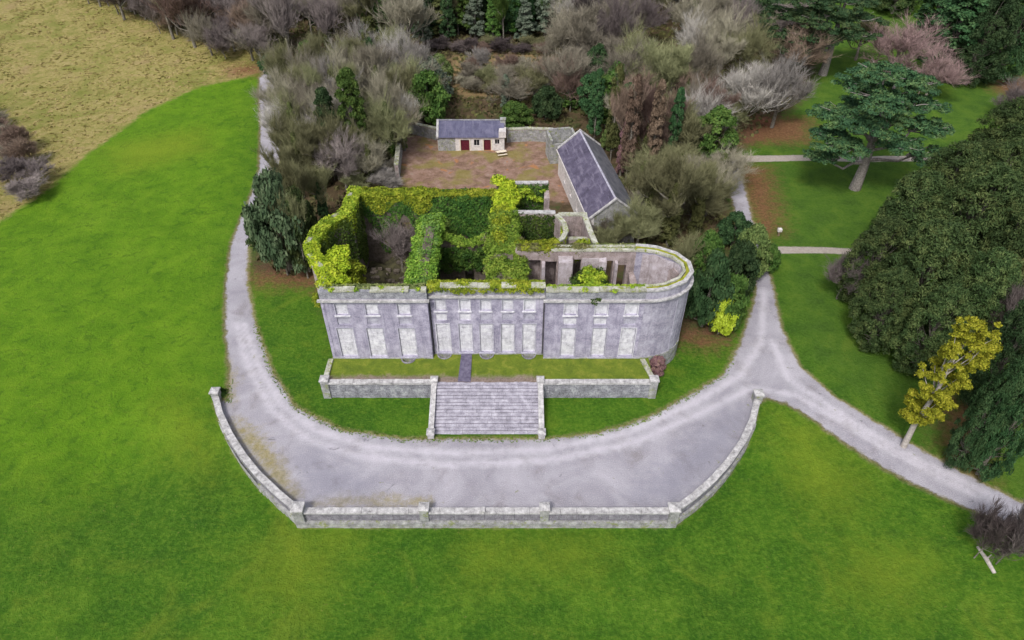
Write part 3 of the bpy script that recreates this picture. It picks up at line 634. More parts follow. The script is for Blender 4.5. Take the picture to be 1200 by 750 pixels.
# small back rooms
sub('room_wall', lambda m: m.box(.12, 4.9, 23.6, 24.2, 0, TOP - .25, .05), M_rubble)
sub('room_wall', lambda m: m.box(.12, 5.4, 16.1, 16.7, 0, TOP - .25, .05), M_rubble)
sub('room_wall', lambda m: (m.box(4.3, 4.95, 16.71, 18.3, 0, TOP - .8, .08), m.box(4.3, 4.95, 18.31, 21.2, 0, TOP - 3.5, .12), m.box(4.3, 4.95, 21.21, 23.59, 0, TOP - 1.0, .1)), M_rubble)
sub('coping', lambda m: (m.box(.2, 4.9, 23.55, 24.25, TOP - .24, TOP - .08, .02), m.box(.2, 5.5, 16.05, 16.75, TOP - .24, TOP - .08, .02)), M_trim)
APSE = [(.12, 9.2), (3.2, 9.25), (5.0, 9.8), (6.1, 10.9), (6.6, 12.4), (6.4, 14.2), (5.6, 16.05)]
sub('apse_wall', lambda m: wall_strip(m, APSE, -.3, .3, 0, TOP - .5, .8, .05, hr), M_rubble)
sub('coping', lambda m: wall_strip(m, APSE[2:], -.25, .35, TOP - .45, TOP - .25, .8, .02, hr), M_trim_moss)
sub('room_wall', lambda m: (m.box(5.7, 9.3, 15.8, 16.4, 0, TOP - .4, .04), wall_strip(m, [(9.2, 15.79), (9.7, 11.5), (10.2, 8.72)], -.3, .3, 0, TOP - .5, 1, .05, hr), m.box(6.95, 9.3, 12.2, 12.7, 0, TOP - 1.6, .05)), M_rubble)
sub('coping', lambda m: (m.box(5.9, 9.5, 15.75, 16.45, TOP - .38, TOP - .2, .02), wall_strip(m, [(9.2, 15.7), (9.7, 11.5), (10.1, 9.2)], -.3, .35, TOP - .45, TOP - .28, 1, .02, hr), m.box(6.95, 9.3, 12.15, 12.75, TOP - 1.58, TOP - 1.42, .02)), M_trim_moss)
sub('yard_stub_wall', lambda m: (m.box(5.2, 5.7, 17.2, 21.0, 0, 8.5, .2), m.box(6.4, 6.9, 18.4, 22.5, 0, 7.0, .2), m.box(7.6, 8.1, 17, 20, 0, 6, .2)), M_plinth)
fl = MB(); gX = np.linspace(-20.4, 19.2, 60); gY = np.linspace(1.7, 22.2, 34)
def fz(x, y): return 1.2 + .5 * math.sin(x * .9) * math.sin(y * .8) + .3 * math.sin(x * 2.3 + y) + (2.0 * math.exp(-((x - 9.3) ** 2 + (y - 5) ** 2) / 5))
for y in gY:
    for x in gX: fl.v.append((x, y, fz(x, y) if not (x > 14.5 and ((x - 14.6) / 4.7) ** 2 + ((y - 4.35) / 3.3) ** 2 > 1) and not (x > 10.2 and y > 8) else -.5))
for i in range(len(gY) - 1):
    for j in range(len(gX) - 1): a = i * len(gX) + j; fl.f.append([a, a + 1, a + 1 + len(gX), a + len(gX)])
fl.build('floor_rubble', M_floor, house, True)
# rubble heaps inside
rb = MB()
for _ in range(420):
    x = hr.uniform(-19.5, 13.5); y = hr.uniform(4, 20.5 if x < -2 else 7.6); s_ = hr.uniform(.12, .4)
    if abs(x + 1) < 1.3 or abs(x + 10.1) < .8: continue
    z = fz(x, y); rb.box(x - s_, x + s_, y - s_ * .8, y + s_ * .8, z - .1, z + s_, s_ * .3)
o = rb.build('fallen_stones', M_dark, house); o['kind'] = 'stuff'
# fallen plaster pieces on the right room walls
# ---- ivy
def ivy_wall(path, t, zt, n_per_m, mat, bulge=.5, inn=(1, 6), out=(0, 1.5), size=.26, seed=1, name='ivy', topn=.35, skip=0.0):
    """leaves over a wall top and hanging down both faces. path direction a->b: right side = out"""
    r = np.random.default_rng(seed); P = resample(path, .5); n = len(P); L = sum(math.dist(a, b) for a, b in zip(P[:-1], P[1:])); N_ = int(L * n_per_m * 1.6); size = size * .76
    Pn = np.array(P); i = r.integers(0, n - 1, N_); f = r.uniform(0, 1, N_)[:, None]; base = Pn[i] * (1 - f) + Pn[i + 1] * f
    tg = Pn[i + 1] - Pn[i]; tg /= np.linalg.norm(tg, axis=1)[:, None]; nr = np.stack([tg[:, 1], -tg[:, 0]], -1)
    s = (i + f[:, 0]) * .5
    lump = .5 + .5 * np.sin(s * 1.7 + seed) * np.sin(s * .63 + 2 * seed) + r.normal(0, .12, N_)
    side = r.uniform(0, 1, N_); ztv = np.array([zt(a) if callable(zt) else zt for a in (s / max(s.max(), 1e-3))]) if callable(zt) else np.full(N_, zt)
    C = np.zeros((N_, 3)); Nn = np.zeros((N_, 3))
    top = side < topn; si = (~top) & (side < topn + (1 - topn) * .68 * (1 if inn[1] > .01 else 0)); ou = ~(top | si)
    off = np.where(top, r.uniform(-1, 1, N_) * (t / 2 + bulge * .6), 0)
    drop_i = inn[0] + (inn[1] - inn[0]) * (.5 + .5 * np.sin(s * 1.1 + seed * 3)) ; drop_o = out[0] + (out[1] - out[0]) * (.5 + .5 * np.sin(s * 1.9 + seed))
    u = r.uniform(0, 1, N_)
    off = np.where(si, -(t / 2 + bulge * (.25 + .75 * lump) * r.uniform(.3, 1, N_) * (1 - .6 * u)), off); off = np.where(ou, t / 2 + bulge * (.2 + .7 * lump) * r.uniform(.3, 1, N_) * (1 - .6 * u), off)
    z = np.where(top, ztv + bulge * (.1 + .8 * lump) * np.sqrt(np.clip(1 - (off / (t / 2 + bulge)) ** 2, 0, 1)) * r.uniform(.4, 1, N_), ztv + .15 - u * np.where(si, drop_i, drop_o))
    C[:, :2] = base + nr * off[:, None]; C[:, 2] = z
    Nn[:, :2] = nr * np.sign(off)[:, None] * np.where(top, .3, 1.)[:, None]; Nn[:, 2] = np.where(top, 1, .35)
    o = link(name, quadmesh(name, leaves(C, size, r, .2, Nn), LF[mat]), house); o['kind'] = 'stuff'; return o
def ivy_heap(cs, mat, per=260, size=.27, seed=1, flat=.85, name='ivy'):
    r = np.random.default_rng(seed); o = link(name, quadmesh(name, clumped([c[:3] for c in cs], [c[3] for c in cs], per * 1.6, size * .76, r, flat), LF[mat]), house); o['kind'] = 'stuff'; return o
BKi = [(-20.9, 21.85), (-10.6, 21.85)]; BKj = [(-10.6, 21.85), (-2.1, 21.85)]
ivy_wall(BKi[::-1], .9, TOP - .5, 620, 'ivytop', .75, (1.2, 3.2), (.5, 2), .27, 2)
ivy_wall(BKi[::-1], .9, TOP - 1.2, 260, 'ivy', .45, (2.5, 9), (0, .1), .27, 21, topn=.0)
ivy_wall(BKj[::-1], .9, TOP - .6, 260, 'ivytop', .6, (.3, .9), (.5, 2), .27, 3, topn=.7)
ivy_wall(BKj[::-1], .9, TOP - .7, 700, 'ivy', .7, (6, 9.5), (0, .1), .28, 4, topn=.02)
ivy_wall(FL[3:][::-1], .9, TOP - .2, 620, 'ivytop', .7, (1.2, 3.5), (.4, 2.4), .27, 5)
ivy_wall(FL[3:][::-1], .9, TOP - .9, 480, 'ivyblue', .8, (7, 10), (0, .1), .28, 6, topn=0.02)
ivy_wall(FL[:5][::-1], .9, TOP - .2, 560, 'ivygold', .6, (.8, 2), (.4, 3.2), .24, 7)
mound = []
for _ in range(100):
    t = hr.uniform(0, 1); a = hr.uniform(0, 6.28); y = 1.4 + 8.0 * t; x = -19.4 + hr.uniform(-1.8, 1.5) * (1 - .35 * t) - 1.3 * t; mound.append((x, y, 11.5 - abs(x + 19.4 + t) ** 2 * .28 + .5 * math.sin(y * 2) * math.sin(x * 1.7), hr.uniform(.35, .75)))
ivy_heap(mound, 'ivygold', 260, .27, 8)
ivy_heap([(-18.9 + hr.uniform(-.5, .7), 1.5 + 7.5 * hr.uniform(), hr.uniform(5, 10.6), hr.uniform(.5, .8)) for _ in range(60)], 'ivytop', 220, .27, 9)
ivy_heap([(-21.2 + hr.uniform(-.5, .3), hr.uniform(0.3, 4.5), hr.uniform(9.3, 11.8), hr.uniform(.35, .7)) for _ in range(22)], 'ivytop', 260, .26, 10)
# cross wall ivy (cooler green) and link
ivy_heap([(-10.3 + hr.uniform(-1.15, 1.15), y, 11.5 - .25 * hr.uniform() - .03 * (y - 3) , hr.uniform(.55, 1.0)) for y in np.linspace(2.2, 17.0, 170)], 'ivymid', 260, .24, 12)
ivy_wall([(-10.1, 1.5), (-10.1, 16.8)], 1.1, TOP - .7, 420, 'ivyblue', .9, (5, 9), (5, 9), .28, 13, topn=.1)
ivy_heap([(-10.2 + 1.6 * math.cos(a), 16.6 + 1.1 * math.sin(a), z, .8) for a in np.linspace(0, 3.14, 5) for z in (10.3, 9, 7.6, 6, 4.5)], 'ivyblue', 240, .28, 14)
ivy_heap([(x, 14.6 + hr.uniform(-.3, .3), 8.6 + 1.7 * abs((x + 5.6) / 3.9) ** 1.5, hr.uniform(.5, .85)) for x in np.linspace(-9.3, -2.8, 26)], 'ivymid', 240, .25, 15)
ivy_heap([(x, 14.2, hr.uniform(4.8, 8.2), hr.uniform(.5, .9)) for x in np.linspace(-9.3, -2.2, 34) for _ in (0, 1) if abs(x + 5.6) > .9 or hr.uniform() > .4], 'ivy', 200, .27, 16)
# spine ivy: wide blanket, yellower at the back, duller in front
ivy_heap([(-1.0 + hr.uniform(-1.2, 1.2), y, 11.9 + .3 * math.sin(y * 1.4) + hr.uniform(-.2, .2), hr.uniform(.55, 1.0)) for y in np.linspace(16.5, 24.2, 60)], 'ivygold', 240, .27, 17)
ivy_heap([(-1.0 + hr.uniform(-1.5, 1.5), y, 11.5 + .35 * math.sin(y * 1.7) + hr.uniform(-.3, .3), hr.uniform(.5, 1.0)) for y in np.linspace(8.5, 17.5, 90)], 'ivymid', 260, .24, 18)
ivy_heap([(-1.4 + hr.uniform(-.6, .6), y, 12.1, hr.uniform(.4, .7)) for y in np.linspace(9, 18, 30)], 'ivytop', 280, .24, 43)
ivy_heap([(-.7 + hr.uniform(-2.0, 2.0), y, 11.4 + .35 * math.sin(y * 1.5) + hr.uniform(-.3, .3), hr.uniform(.55, 1.0)) for y in np.linspace(1.6, 10.5, 110)], 'ivymid', 240, .26, 19)
ivy_heap([(-.7 + hr.uniform(-2.1, 2.1), y, 11.1 + hr.uniform(-.4, .3), hr.uniform(.4, .8)) for y in np.linspace(2, 13, 60)], 'ivydull', 220, .27, 20)
ivy_wall([(-1.0, 2), (-1.0, 24)], 2.4, TOP - 1.2, 700, 'ivy', .8, (6, 10), (4, 9), .28, 22, topn=.02)
# centre front top
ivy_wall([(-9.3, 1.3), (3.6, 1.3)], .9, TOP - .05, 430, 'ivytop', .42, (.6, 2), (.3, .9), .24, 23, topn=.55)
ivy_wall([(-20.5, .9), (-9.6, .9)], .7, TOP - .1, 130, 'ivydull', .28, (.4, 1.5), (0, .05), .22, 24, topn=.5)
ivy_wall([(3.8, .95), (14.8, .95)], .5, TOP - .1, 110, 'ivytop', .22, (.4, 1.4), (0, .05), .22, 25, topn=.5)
ivy_heap([(x, .1 + hr.uniform(-.2, .5), TOP + .15, hr.uniform(.2, .42)) for x in (-19.6, -16.9, -14.2, -11.8, -10.2, 4.6, 6.3, 7.9, 11.2, 13.1)], 'ivytop', 320, .2, 41)
ivy_heap([(x, .55 + hr.uniform(-.1, .3), TOP - .1 - hr.uniform(0, .5), hr.uniform(.25, .45)) for x in np.linspace(-9, 3.3, 30)], 'ivytop', 320, .2, 42)
ivy_heap([(8.9, -.15, 11.1, .4), (9.4, -.15, 11.3, .35), (9.1, -.1, 10.7, .3)], 'ivy', 300, .2, 26)
# back rooms
ivy_wall([(4.9, 23.6), (.3, 23.6)], .3, TOP - .4, 560, 'ivy', .5, (5, 9), (0, .1), .27, 27, topn=.02)
ivy_heap([(x, 23.2, hr.uniform(9.8, 11.7), hr.uniform(.4, .7)) for x in np.linspace(.6, 4.2, 12)], 'ivytop', 240, .26, 28)
ivy_wall([(5.4, 16.0), (.3, 16.0)], .3, TOP - .5, 600, 'ivy', .6, (6, 10), (0, .1), .27, 29, topn=.02)
ivy_wall([(.3, 9.5), (4.2, 9.4), (5.4, 10)], .6, TOP - .3, 420, 'ivytop', .55, (.5, 2), (.3, 1.5), .26, 30, topn=.6)
ivy_wall([(5.4, 10), (6.3, 11.3), (6.5, 14)], .4, TOP - .7, 240, 'ivytop', .3, (1, 4), (1, 3), .24, 31, topn=.3)
ivy_heap([(8.6 + hr.uniform(-.9, .9), hr.uniform(9, 11.8), hr.uniform(9.8, 11.4), hr.uniform(.4, .8)) for _ in range(16)], 'ivytop', 240, .26, 32)
ivy_wall([(.6, 8.4), (9.5, 8.4)], .8, TOP - .1, 300, 'ivydull', .45, (.3, .9), (.4, 1.4), .25, 33, topn=.6)
ivy_wall([(1.0, 8.4), (5.5, 8.4)], .8, TOP - .1, 260, 'ivytop', .5, (.3, .9), (.4, 1.8), .25, 34, topn=.6)
ivy_wall([(9.0, 8.6), (15.8, 8.65)], .8, TOP - .1, 90, 'ivydull', .28, (.2, .5), (.2, .7), .23, 35, topn=.6)
ivy_heap([(9.4 + hr.normal(0, .9), 5.6 + hr.normal(0, 1.0), 7.8 + hr.uniform(-3.5, 2.2), hr.uniform(.6, 1.0)) for _ in range(46)], 'ivy', 220, .27, 36)
ivy_heap([(9.3 + hr.normal(0, .7), 5.4 + hr.normal(0, .8), 9.9 + hr.uniform(-.6, .4), hr.uniform(.5, .8)) for _ in range(16)], 'ivytop', 220, .27, 37)
ivy_heap([(hr.uniform(1.6, 5), hr.uniform(4, 7), hr.uniform(2, 6), hr.uniform(.5, .9)) for _ in range(22)], 'ivy', 180, .27, 38)
ivy_heap([(-13.2 + hr.normal(0, .9), 16.5 + hr.normal(0, 1.2), hr.uniform(2, 4.5), hr.uniform(.4, .8)) for _ in range(26)], 'ivydull', 140, .26, 39)
ivy_wall([(.15, 2.2), (.15, 16)], .2, TOP - 1, 120, 'ivydull', .5, (0, .1), (4, 8), .27, 40, topn=0)

# ---------------------------------------------------------------- terrace, steps
TX0, TX1, TY = -21.45, 16.3, -4.15; SX0, SX1 = -8.55, 2.95; TZ = 2.3
q = N('terrace_turf'); co = q.pos(); a = q.noise(co, .8, 5, .7, .5); b = q.noise(co, 5, 4, .75)
c = q.ramp(a, [(.3, (.085, .13, .018, 1)), (.5, (.13, .18, .020, 1)), (.7, (.21, .235, .035, 1))])
sy = q.n('ShaderNodeSeparateXYZ'); q.l(co, sy.inputs[0])
edge = q.mth('ADD', q.mth('MULTIPLY', sy.outputs['Y'], -1), q.mth('MULTIPLY', a, 2.2))
dirt = q.mth('MULTIPLY', q.smooth(edge, 3.6, 4.6), q.smooth(sy.outputs['X'], 3.6, 2.6))
c = q.mix(dirt, c, q.ramp(b, [(.3, (.16, .12, .10, 1)), (.7, (.29, .23, .20, 1))]))
c = q.mix(q.smooth(b, .5, .3), c, q.mix(.4, c, (.04, .06, .01, 1))); q.bump(q.mth('ADD', a, b), .8, .12); M_turf = q.out(c)
WELL = [(-12.2, .0), (-8.0, .73), (-3.0, .73), (1.98, .73)]
tm = MB(); tx = np.linspace(TX0 + .2, TX1 - .2, 120); ty = np.linspace(TY + .2, .7, 18)
for y in ty:
    for x in tx: tm.v.append((x, y, TZ + .05 * math.sin(x * 1.3) * math.sin(y * 2) + hr.normal(0, .02)))
for i in range(len(ty) - 1):
    for j in range(len(tx) - 1):
        xc, yc = (tx[j] + tx[j + 1]) / 2, (ty[i] + ty[i + 1]) / 2
        if any(math.hypot(xc - wx, (yc - wy)) < .75 for wx, wy in WELL): continue
        a_ = i * len(tx) + j; tm.f.append([a_, a_ + 1, a_ + 1 + len(tx), a_ + len(tx)])
tag(tm.build('terrace_lawn', M_turf, None, True), kind='structure')
tp = MB(); tp.quadbox((-6.15, TY + .25), (-4.7, TY + .25), (-4.75, .7), (-6.0, .7), TZ - .1, TZ + .12); tag(tp.build('terrace_path', plain('dark_flags', (.085, .075, .12, 1), (.17, .155, .225, 1), 2), None), kind='structure')
for i, (wx, wy) in enumerate(WELL):
    g = MB(); arc = [(wx + .8 * math.cos(a), wy - .02 - .85 * math.sin(a)) for a in np.linspace(0, math.pi, 11)][::-1]
    wall_strip(g, arc, -.06, .08, TZ - 1.2, TZ + .07, .4)
    lw = ['of the left block', 'left of the flagged path', 'right of the flagged path', 'nearest the right block'][i]
    e = empty('light_well', (0, 0, 0), 0, 'small half-round sunken light well at the foot of the facade, ' + lw, 'light well', 'light wells along the facade')
    g.build('curb', M_dull_shade, e); g = MB(); g.box(wx - .72, wx + .72, wy - .74, wy - .03, TZ - 1.3, TZ - 1.2); g.build('well_floor', M_void, e)
def masonry_face(m, a, b, z0, z1, outn, r, bw=(.45, 1.0), bh=.33, dep=(.02, .08)):
    """rows of real stones proud of a wall face running a->b, outward normal outn"""
    a = Vector(a); b = Vector(b); L = (b - a).length; t = (b - a) / L; n = Vector(outn); z = z0
    while z < z1 - .1:
        hh = min(bh * r.uniform(.8, 1.2), z1 - z); s = 0.
        while s < L - .05:
            ww = min(r.uniform(*bw), L - s); d = r.uniform(*dep); g = .015
            p0 = a + t * (s + g); p1 = a + t * (s + ww - g); q0 = p0 + n * d; q1 = p1 + n * d
            za, zb = z + g, z + hh - g
            vs = [(p0.x, p0.y, za), (p1.x, p1.y, za), (p1.x, p1.y, zb), (p0.x, p0.y, zb), (q0.x, q0.y, za + .01), (q1.x, q1.y, za + .01), (q1.x, q1.y, zb - .01), (q0.x, q0.y, zb - .01)]
            m.add(vs, [(4, 5, 6, 7), (0, 1, 5, 4), (2, 3, 7, 6), (1, 2, 6, 5), (3, 0, 4, 7)]); s += ww
        z += hh
def coping_run(parent, path, w0, w1, z, th, step, mat, r):
    P = resample(path, step); A_ = offset(P, w1); B_ = offset(P, w0)
    for i in range(len(P) - 1):
        g = MB(); j = [r.normal(0, .012) for _ in range(3)]
        def sh(p, q, e): L = math.dist(p, q); return (p[0] + (q[0] - p[0]) * e / L, p[1] + (q[1] - p[1]) * e / L)
        za = z(P[i]) if callable(z) else z; zb = z(P[i + 1]) if callable(z) else z
        a, b_, c_, d_ = sh(A_[i], A_[i + 1], .012), sh(A_[i + 1], A_[i], .012), sh(B_[i + 1], B_[i], .012), sh(B_[i], B_[i + 1], .012)
        vs = [(*a, za), (*b_, zb), (*c_, zb), (*d_, za), (a[0] + j[0], a[1] + j[1], za + th + j[2]), (b_[0] + j[0], b_[1] + j[1], zb + th + j[2]), (c_[0], c_[1], zb + th + j[2]), (d_[0], d_[1], za + th + j[2])]
        g.add(vs, [(3, 2, 1, 0), (4, 5, 6, 7), (0, 1, 5, 4), (1, 2, 6, 5), (2, 3, 7, 6), (3, 0, 4, 7)]); link('coping_slab', g.mesh('coping_slab', mat), parent)
def pier(parent, x, y, z0, z1, w, mat, cap=True, rz=0, name='pier'):
    g = MB(); g.box(-w / 2, w / 2, -w / 2, w / 2, 0, z1 - z0, .01); o = g.build(name, mat, parent); o.location = (x, y, z0); o.rotation_euler = (0, 0, rz)
    if cap:
        k = MB(); c_ = w / 2 + .09; k.box(-c_, c_, -c_, c_, 0, .16, .01); k.add([(-c_, -c_, .16), (c_, -c_, .16), (c_, c_, .16), (-c_, c_, .16), (0, 0, .34)], [(0, 1, 4), (1, 2, 4), (2, 3, 4), (3, 0, 4)])
        q_ = k.build('cap', M_trim, o); q_.location = (0, 0, z1 - z0 + .003)
    return o
def retaining(name, x0, x1, label, endside):
    e = empty(name, ((x0 + x1) / 2, TY, 0), 0, label, 'retaining wall'); R_ = []
    def L_(o): o.location = (-(x0 + x1) / 2, -TY, 0); return o
    m = MB(); m.box(x0, x1, TY + .004, TY + .5, -.2, TZ - .02)
    if endside < 0: m.box(x0, x0 + .45, TY + .503, .0, -.2, TZ - .02)
    else: m.quadbox((x1 - .45, TY + .503), (x1, TY + .503), (x1 - .75, -.15), (x1 - 1.2, -.15), -.2, TZ - .02)
    L_(m.build('wall_core', M_gap, e))
    m = MB(); masonry_face(m, (x0, TY), (x1, TY), -.2, TZ - .02, (0, -1), hr)
    if endside < 0: masonry_face(m, (x0, 0), (x0, TY + .5), -.2, TZ - .02, (-1, 0), hr)
    else: masonry_face(m, (x1, TY + .5), (x1 - .75, -.15), -.2, TZ - .02, (1, 0), hr)
    o = L_(m.build('stone_facing', M_masonry, e)); o['kind'] = 'stuff'
    sub_e = []
    P = resample([(x0 + (.5 if endside < 0 else 0), TY + .25), (x1 - (.5 if endside > 0 else 0), TY + .25)], 1.55)
    mk = [(P, 'f')]
    for i in range(len(P) - 1):
        g = MB(); dz = hr.normal(0, .012); g.box(P[i][0] + .012, P[i + 1][0] - .012, TY - .2 + hr.normal(0, .01), TY + .48, TZ, TZ + .24 + dz, .008); L_(g.build('coping_slab', M_trim, e))
    xa, xb = (x0 + .2, x0 + .2) if endside < 0 else (x1 - .25, x1 - 1.0)
    Q = resample([(xa, TY + .65), (xb, -.35)], 1.5)
    for i in range(len(Q) - 1):
        (ax, ay), (bx, by) = Q[i], Q[i + 1]; g = MB(); g.quadbox((ax - .28, ay + .012), (ax + .28, ay + .012), (bx + .28, by - .012), (bx - .28, by - .012), TZ, TZ + .24); L_(g.build('coping_slab', M_trim_moss, e))
    px_ = x0 + .2 if endside < 0 else x1 - .2
    L_p = pier(e, px_ - (x0 + x1) / 2, .24, -.2, TZ + .45, .85, M_plinth)
    return e
retaining('retaining_wall', TX0, SX0 - .5, 'stone terrace wall with pale coping left of the wide steps', -1)
retaining('retaining_wall', SX1 + .5, TX1, 'stone terrace wall with pale coping right of the wide steps', 1)
st = empty('stone_steps', ((SX0 + SX1) / 2, TY, 0), 0, 'wide flight of worn grey stone steps up to the terrace', 'steps'); scx = (SX0 + SX1) / 2
NS = 15; RUN = 5.75 / NS; RISE = TZ / NS
for k in range(NS):
    y0 = TY - (k + 1) * RUN + .25; zt = TZ - (k) * RISE - .02
    base = MB(); base.box(SX0, SX1, y0 + .07, y0 + RUN + .1, zt - RISE - .25, zt - .075); so_ = base.build('step', M_gap, st); so_.location = (-scx, -TY, 0)
    x = SX0
    while x < SX1 - .1:
        L = min(hr.uniform(1.1, 2.2), SX1 - x); L = SX1 - x if SX1 - x - L < .6 else L
        g = MB(); dz = hr.normal(0, .008); g.box(x + .012, x + L - .012, y0 + hr.normal(0, .008), y0 + RUN + .04, zt - .07, zt + dz, .006); link('slab', g.mesh('slab', M_step), so_); x += L
for s_, lab in ((-1, ''), (1, '')):
    xc = SX0 - .27 if s_ < 0 else SX1 + .27; m = MB(); ya, yb = TY - 5.75 + .1, TY + .2
    m.add([(xc - .25, ya, -.2), (xc + .25, ya, -.2), (xc + .25, yb, -.2), (xc - .25, yb, -.2), (xc - .25, ya, .55), (xc + .25, ya, .55), (xc + .25, yb, TZ + .05), (xc - .25, yb, TZ + .05)], [(4, 5, 6, 7), (0, 1, 5, 4), (1, 2, 6, 5), (2, 3, 7, 6), (3, 0, 4, 7)])
    o = m.build('cheek_wall', M_masonry, st); o.location = (-scx, -TY, 0)
    for i in range(4):
        t0, t1 = i / 4, (i + 1) / 4; g = MB(); f = lambda t: (ya + .35 + (yb - ya - .35) * t, .56 + (TZ + .06 - .56) * (.06 + .94 * t))
        (p, zp), (r_, zr) = f(t0), f(t1)
        g.add([(xc - .3, p + .01, zp), (xc + .3, p + .01, zp), (xc + .3, r_ - .01, zr), (xc - .3, r_ - .01, zr), (xc - .3, p + .01, zp + .17), (xc + .3, p + .01, zp + .17), (xc + .3, r_ - .01, zr + .17), (xc - .3, r_ - .01, zr + .17)], [(4, 5, 6, 7), (0, 1, 5, 4), (1, 2, 6, 5), (2, 3, 7, 6), (3, 0, 4, 7), (3, 2, 1, 0)])
        o2 = link('coping_slab', g.mesh('coping_slab', M_trim), o)
    pier(st, xc - scx, ya - TY - .15, -.1, .75, .68, M_trim, True); pier(st, xc - scx, .25, 0, TZ + .38, .7, M_trim, True)

# ---------------------------------------------------------------- forecourt wall
fw = empty('forecourt_wall', (-2.5, -19.8, 0), 0, 'long low stone wall with pale coping and square piers curving round the gravel forecourt', 'wall'); wr = np.random.default_rng(21)
ctr = Vector((2.5, 19.8, 0))
def W_(o): o.location = ctr; return o
wp = [(a, b) for a, b in WALL]
zb = lambda p: hz(p[0] + (0.0), p[1] - .6) - .4 if True else 0
core = MB(); wall_strip(core, wp, -.25, .2, -2.1, .58, 1.0); W_(core.build('wall_core', M_gap, fw))
pl = MB(); wall_strip(pl, wp, .205, .46, -2.1, lambda t, p: -.62 + (1 - min(1, sstep(-4.5, -15.5, p[1]))) * .45, 1.0); W_(pl.build('plinth', M_plinth, fw))
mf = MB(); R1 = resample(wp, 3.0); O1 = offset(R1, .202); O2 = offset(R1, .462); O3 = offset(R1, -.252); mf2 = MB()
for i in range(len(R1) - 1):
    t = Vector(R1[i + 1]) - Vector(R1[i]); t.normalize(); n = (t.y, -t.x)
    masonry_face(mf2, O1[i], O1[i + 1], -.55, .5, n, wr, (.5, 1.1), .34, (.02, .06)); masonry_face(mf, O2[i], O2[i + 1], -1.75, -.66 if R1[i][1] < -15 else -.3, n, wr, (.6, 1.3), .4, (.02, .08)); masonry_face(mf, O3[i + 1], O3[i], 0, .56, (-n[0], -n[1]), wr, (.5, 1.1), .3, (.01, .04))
o = W_(mf.build('stone_facing', M_plinth, fw)); o['kind'] = 'stuff'; o = W_(mf2.build('upper_stone_facing', M_dull_shade, fw)); o['kind'] = 'stuff'  # upper band coloured dark as the shadow under the coping
class _R: pass
hold = empty('coping', (0, 0, 0)); hold.parent = fw; hold.location = ctr
coping_run(hold, wp, -.36, .34, .6, .16, 1.5, M_trim, wr)
for (x, y), w_, h_ in (((-20.79, -19.76), 1.0, 1.25), ((-8.56, -19.76), .85, 1.3), ((3.16, -19.76), .85, 1.3), ((15.76, -19.76), .95, 1.2), ((-33.95, -4.3), .85, 1.2), ((28.05, -4.7), .9, 1.3)):
    pier(fw, x + 2.5, y + 19.8, -2.0 if y < -15 else -.4, h_, w_, M_plinth)
pier(fw, -2.9 + 2.5, 0.04, .79, 1.0, .55, M_trim, False, name='finial_block')
g = MB(); g.tube([(-34.7, -3.9, -.1), (-34.75, -3.85, 1.5)], [.3, .28], 8); 
ivp = tufts('weeds', 34, (-34.9, -33.4, -4.1, -3.0), lambda a, b: a < 0, .22, .6, LF['green'], 'dark green weeds growing beside the leftmost wall pier', 'weeds', 9)

# ---------------------------------------------------------------- cottage
ct = empty('cottage', (-7.4, 57, 0), 0, 'small white outbuilding with dark slate roof and dark red doors, across the courtyard', 'outbuilding')
def C_(o): o.location = (7.4, -57, 0); return o
cx0, cx1, cy0, cy1 = -13.5, -1.4, 57.0, 61.4
H_ = [(-9.35, -7.75, 0, 2.15), (-6.9, -5.95, 1.0, 2.2), (-5.15, -3.85, 0, 2.2), (-3.1, -2.3, 1.3, 2.25)]
m = MB(); panel_wall(m, cx0, cx1, cy0, cy0 + .4, -.1, 2.75, H_); m.box(cx0, cx0 + .4, cy0 + .403, cy1 - .403, -.1, 2.75); m.box(cx1 - .4, cx1, cy0 + .403, cy1 - .403, -.1, 2.75); m.box(cx0, cx1, cy1 - .4, cy1, -.1, 2.75); C_(m.build('wall', M_white, ct))
m = MB(); masonry_face(m, (cx0, cy0 - .003), (-10.3, cy0 - .003), 0, 2.7, (0, -1), hr, (.3, .6), .28, (.02, .06)); o = C_(m.build('stone_facing', M_plinth, ct)); o['kind'] = 'stuff'
for k in (0, 2):
    a = H_[k]; m = MB(); m.box(a[0] + .04, a[1] - .04, cy0 + .2, cy0 + .28, .02, a[3] - .04); d = C_(m.build('door', M_red, ct))
    m = MB(); mid = (a[0] + a[1]) / 2
    for s_ in np.arange(a[0] + .2, a[1] - .1, .2): m.box(s_ - .008, s_ + .008, cy0 + .17, cy0 + .197, .05, a[3] - .1)
    m.box(a[0] + .1, a[1] - .1, cy0 + .15, cy0 + .168, 1.0, 1.12); link('battens', m.mesh('battens', M_red), d)
    m = MB(); m.box(a[0] - .18, a[0] - .003, cy0 - .06, cy0 + .3, 0, a[3] + .15); m.box(a[1] + .003, a[1] + .18, cy0 - .06, cy0 + .3, 0, a[3] + .15); link('jamb', m.mesh('jamb', M_cream), d)
for k in (1, 3):
    a = H_[k]; m = MB(); m.box(a[0], a[1], cy0 + .25, cy0 + .3, a[2], a[3]); d = C_(m.build('window', M_void, ct)); m = MB(); mid = (a[0] + a[1]) / 2; m.box(mid - .03, mid + .03, cy0 + .2, cy0 + .247, a[2], a[3]); m.box(a[0] - .08, a[1] + .08, cy0 - .08, cy0 + .2, a[2] - .12, a[2] - .003); link('frame', m.mesh('frame', M_white), d)
ym = (cy0 + cy1) / 2 + .2
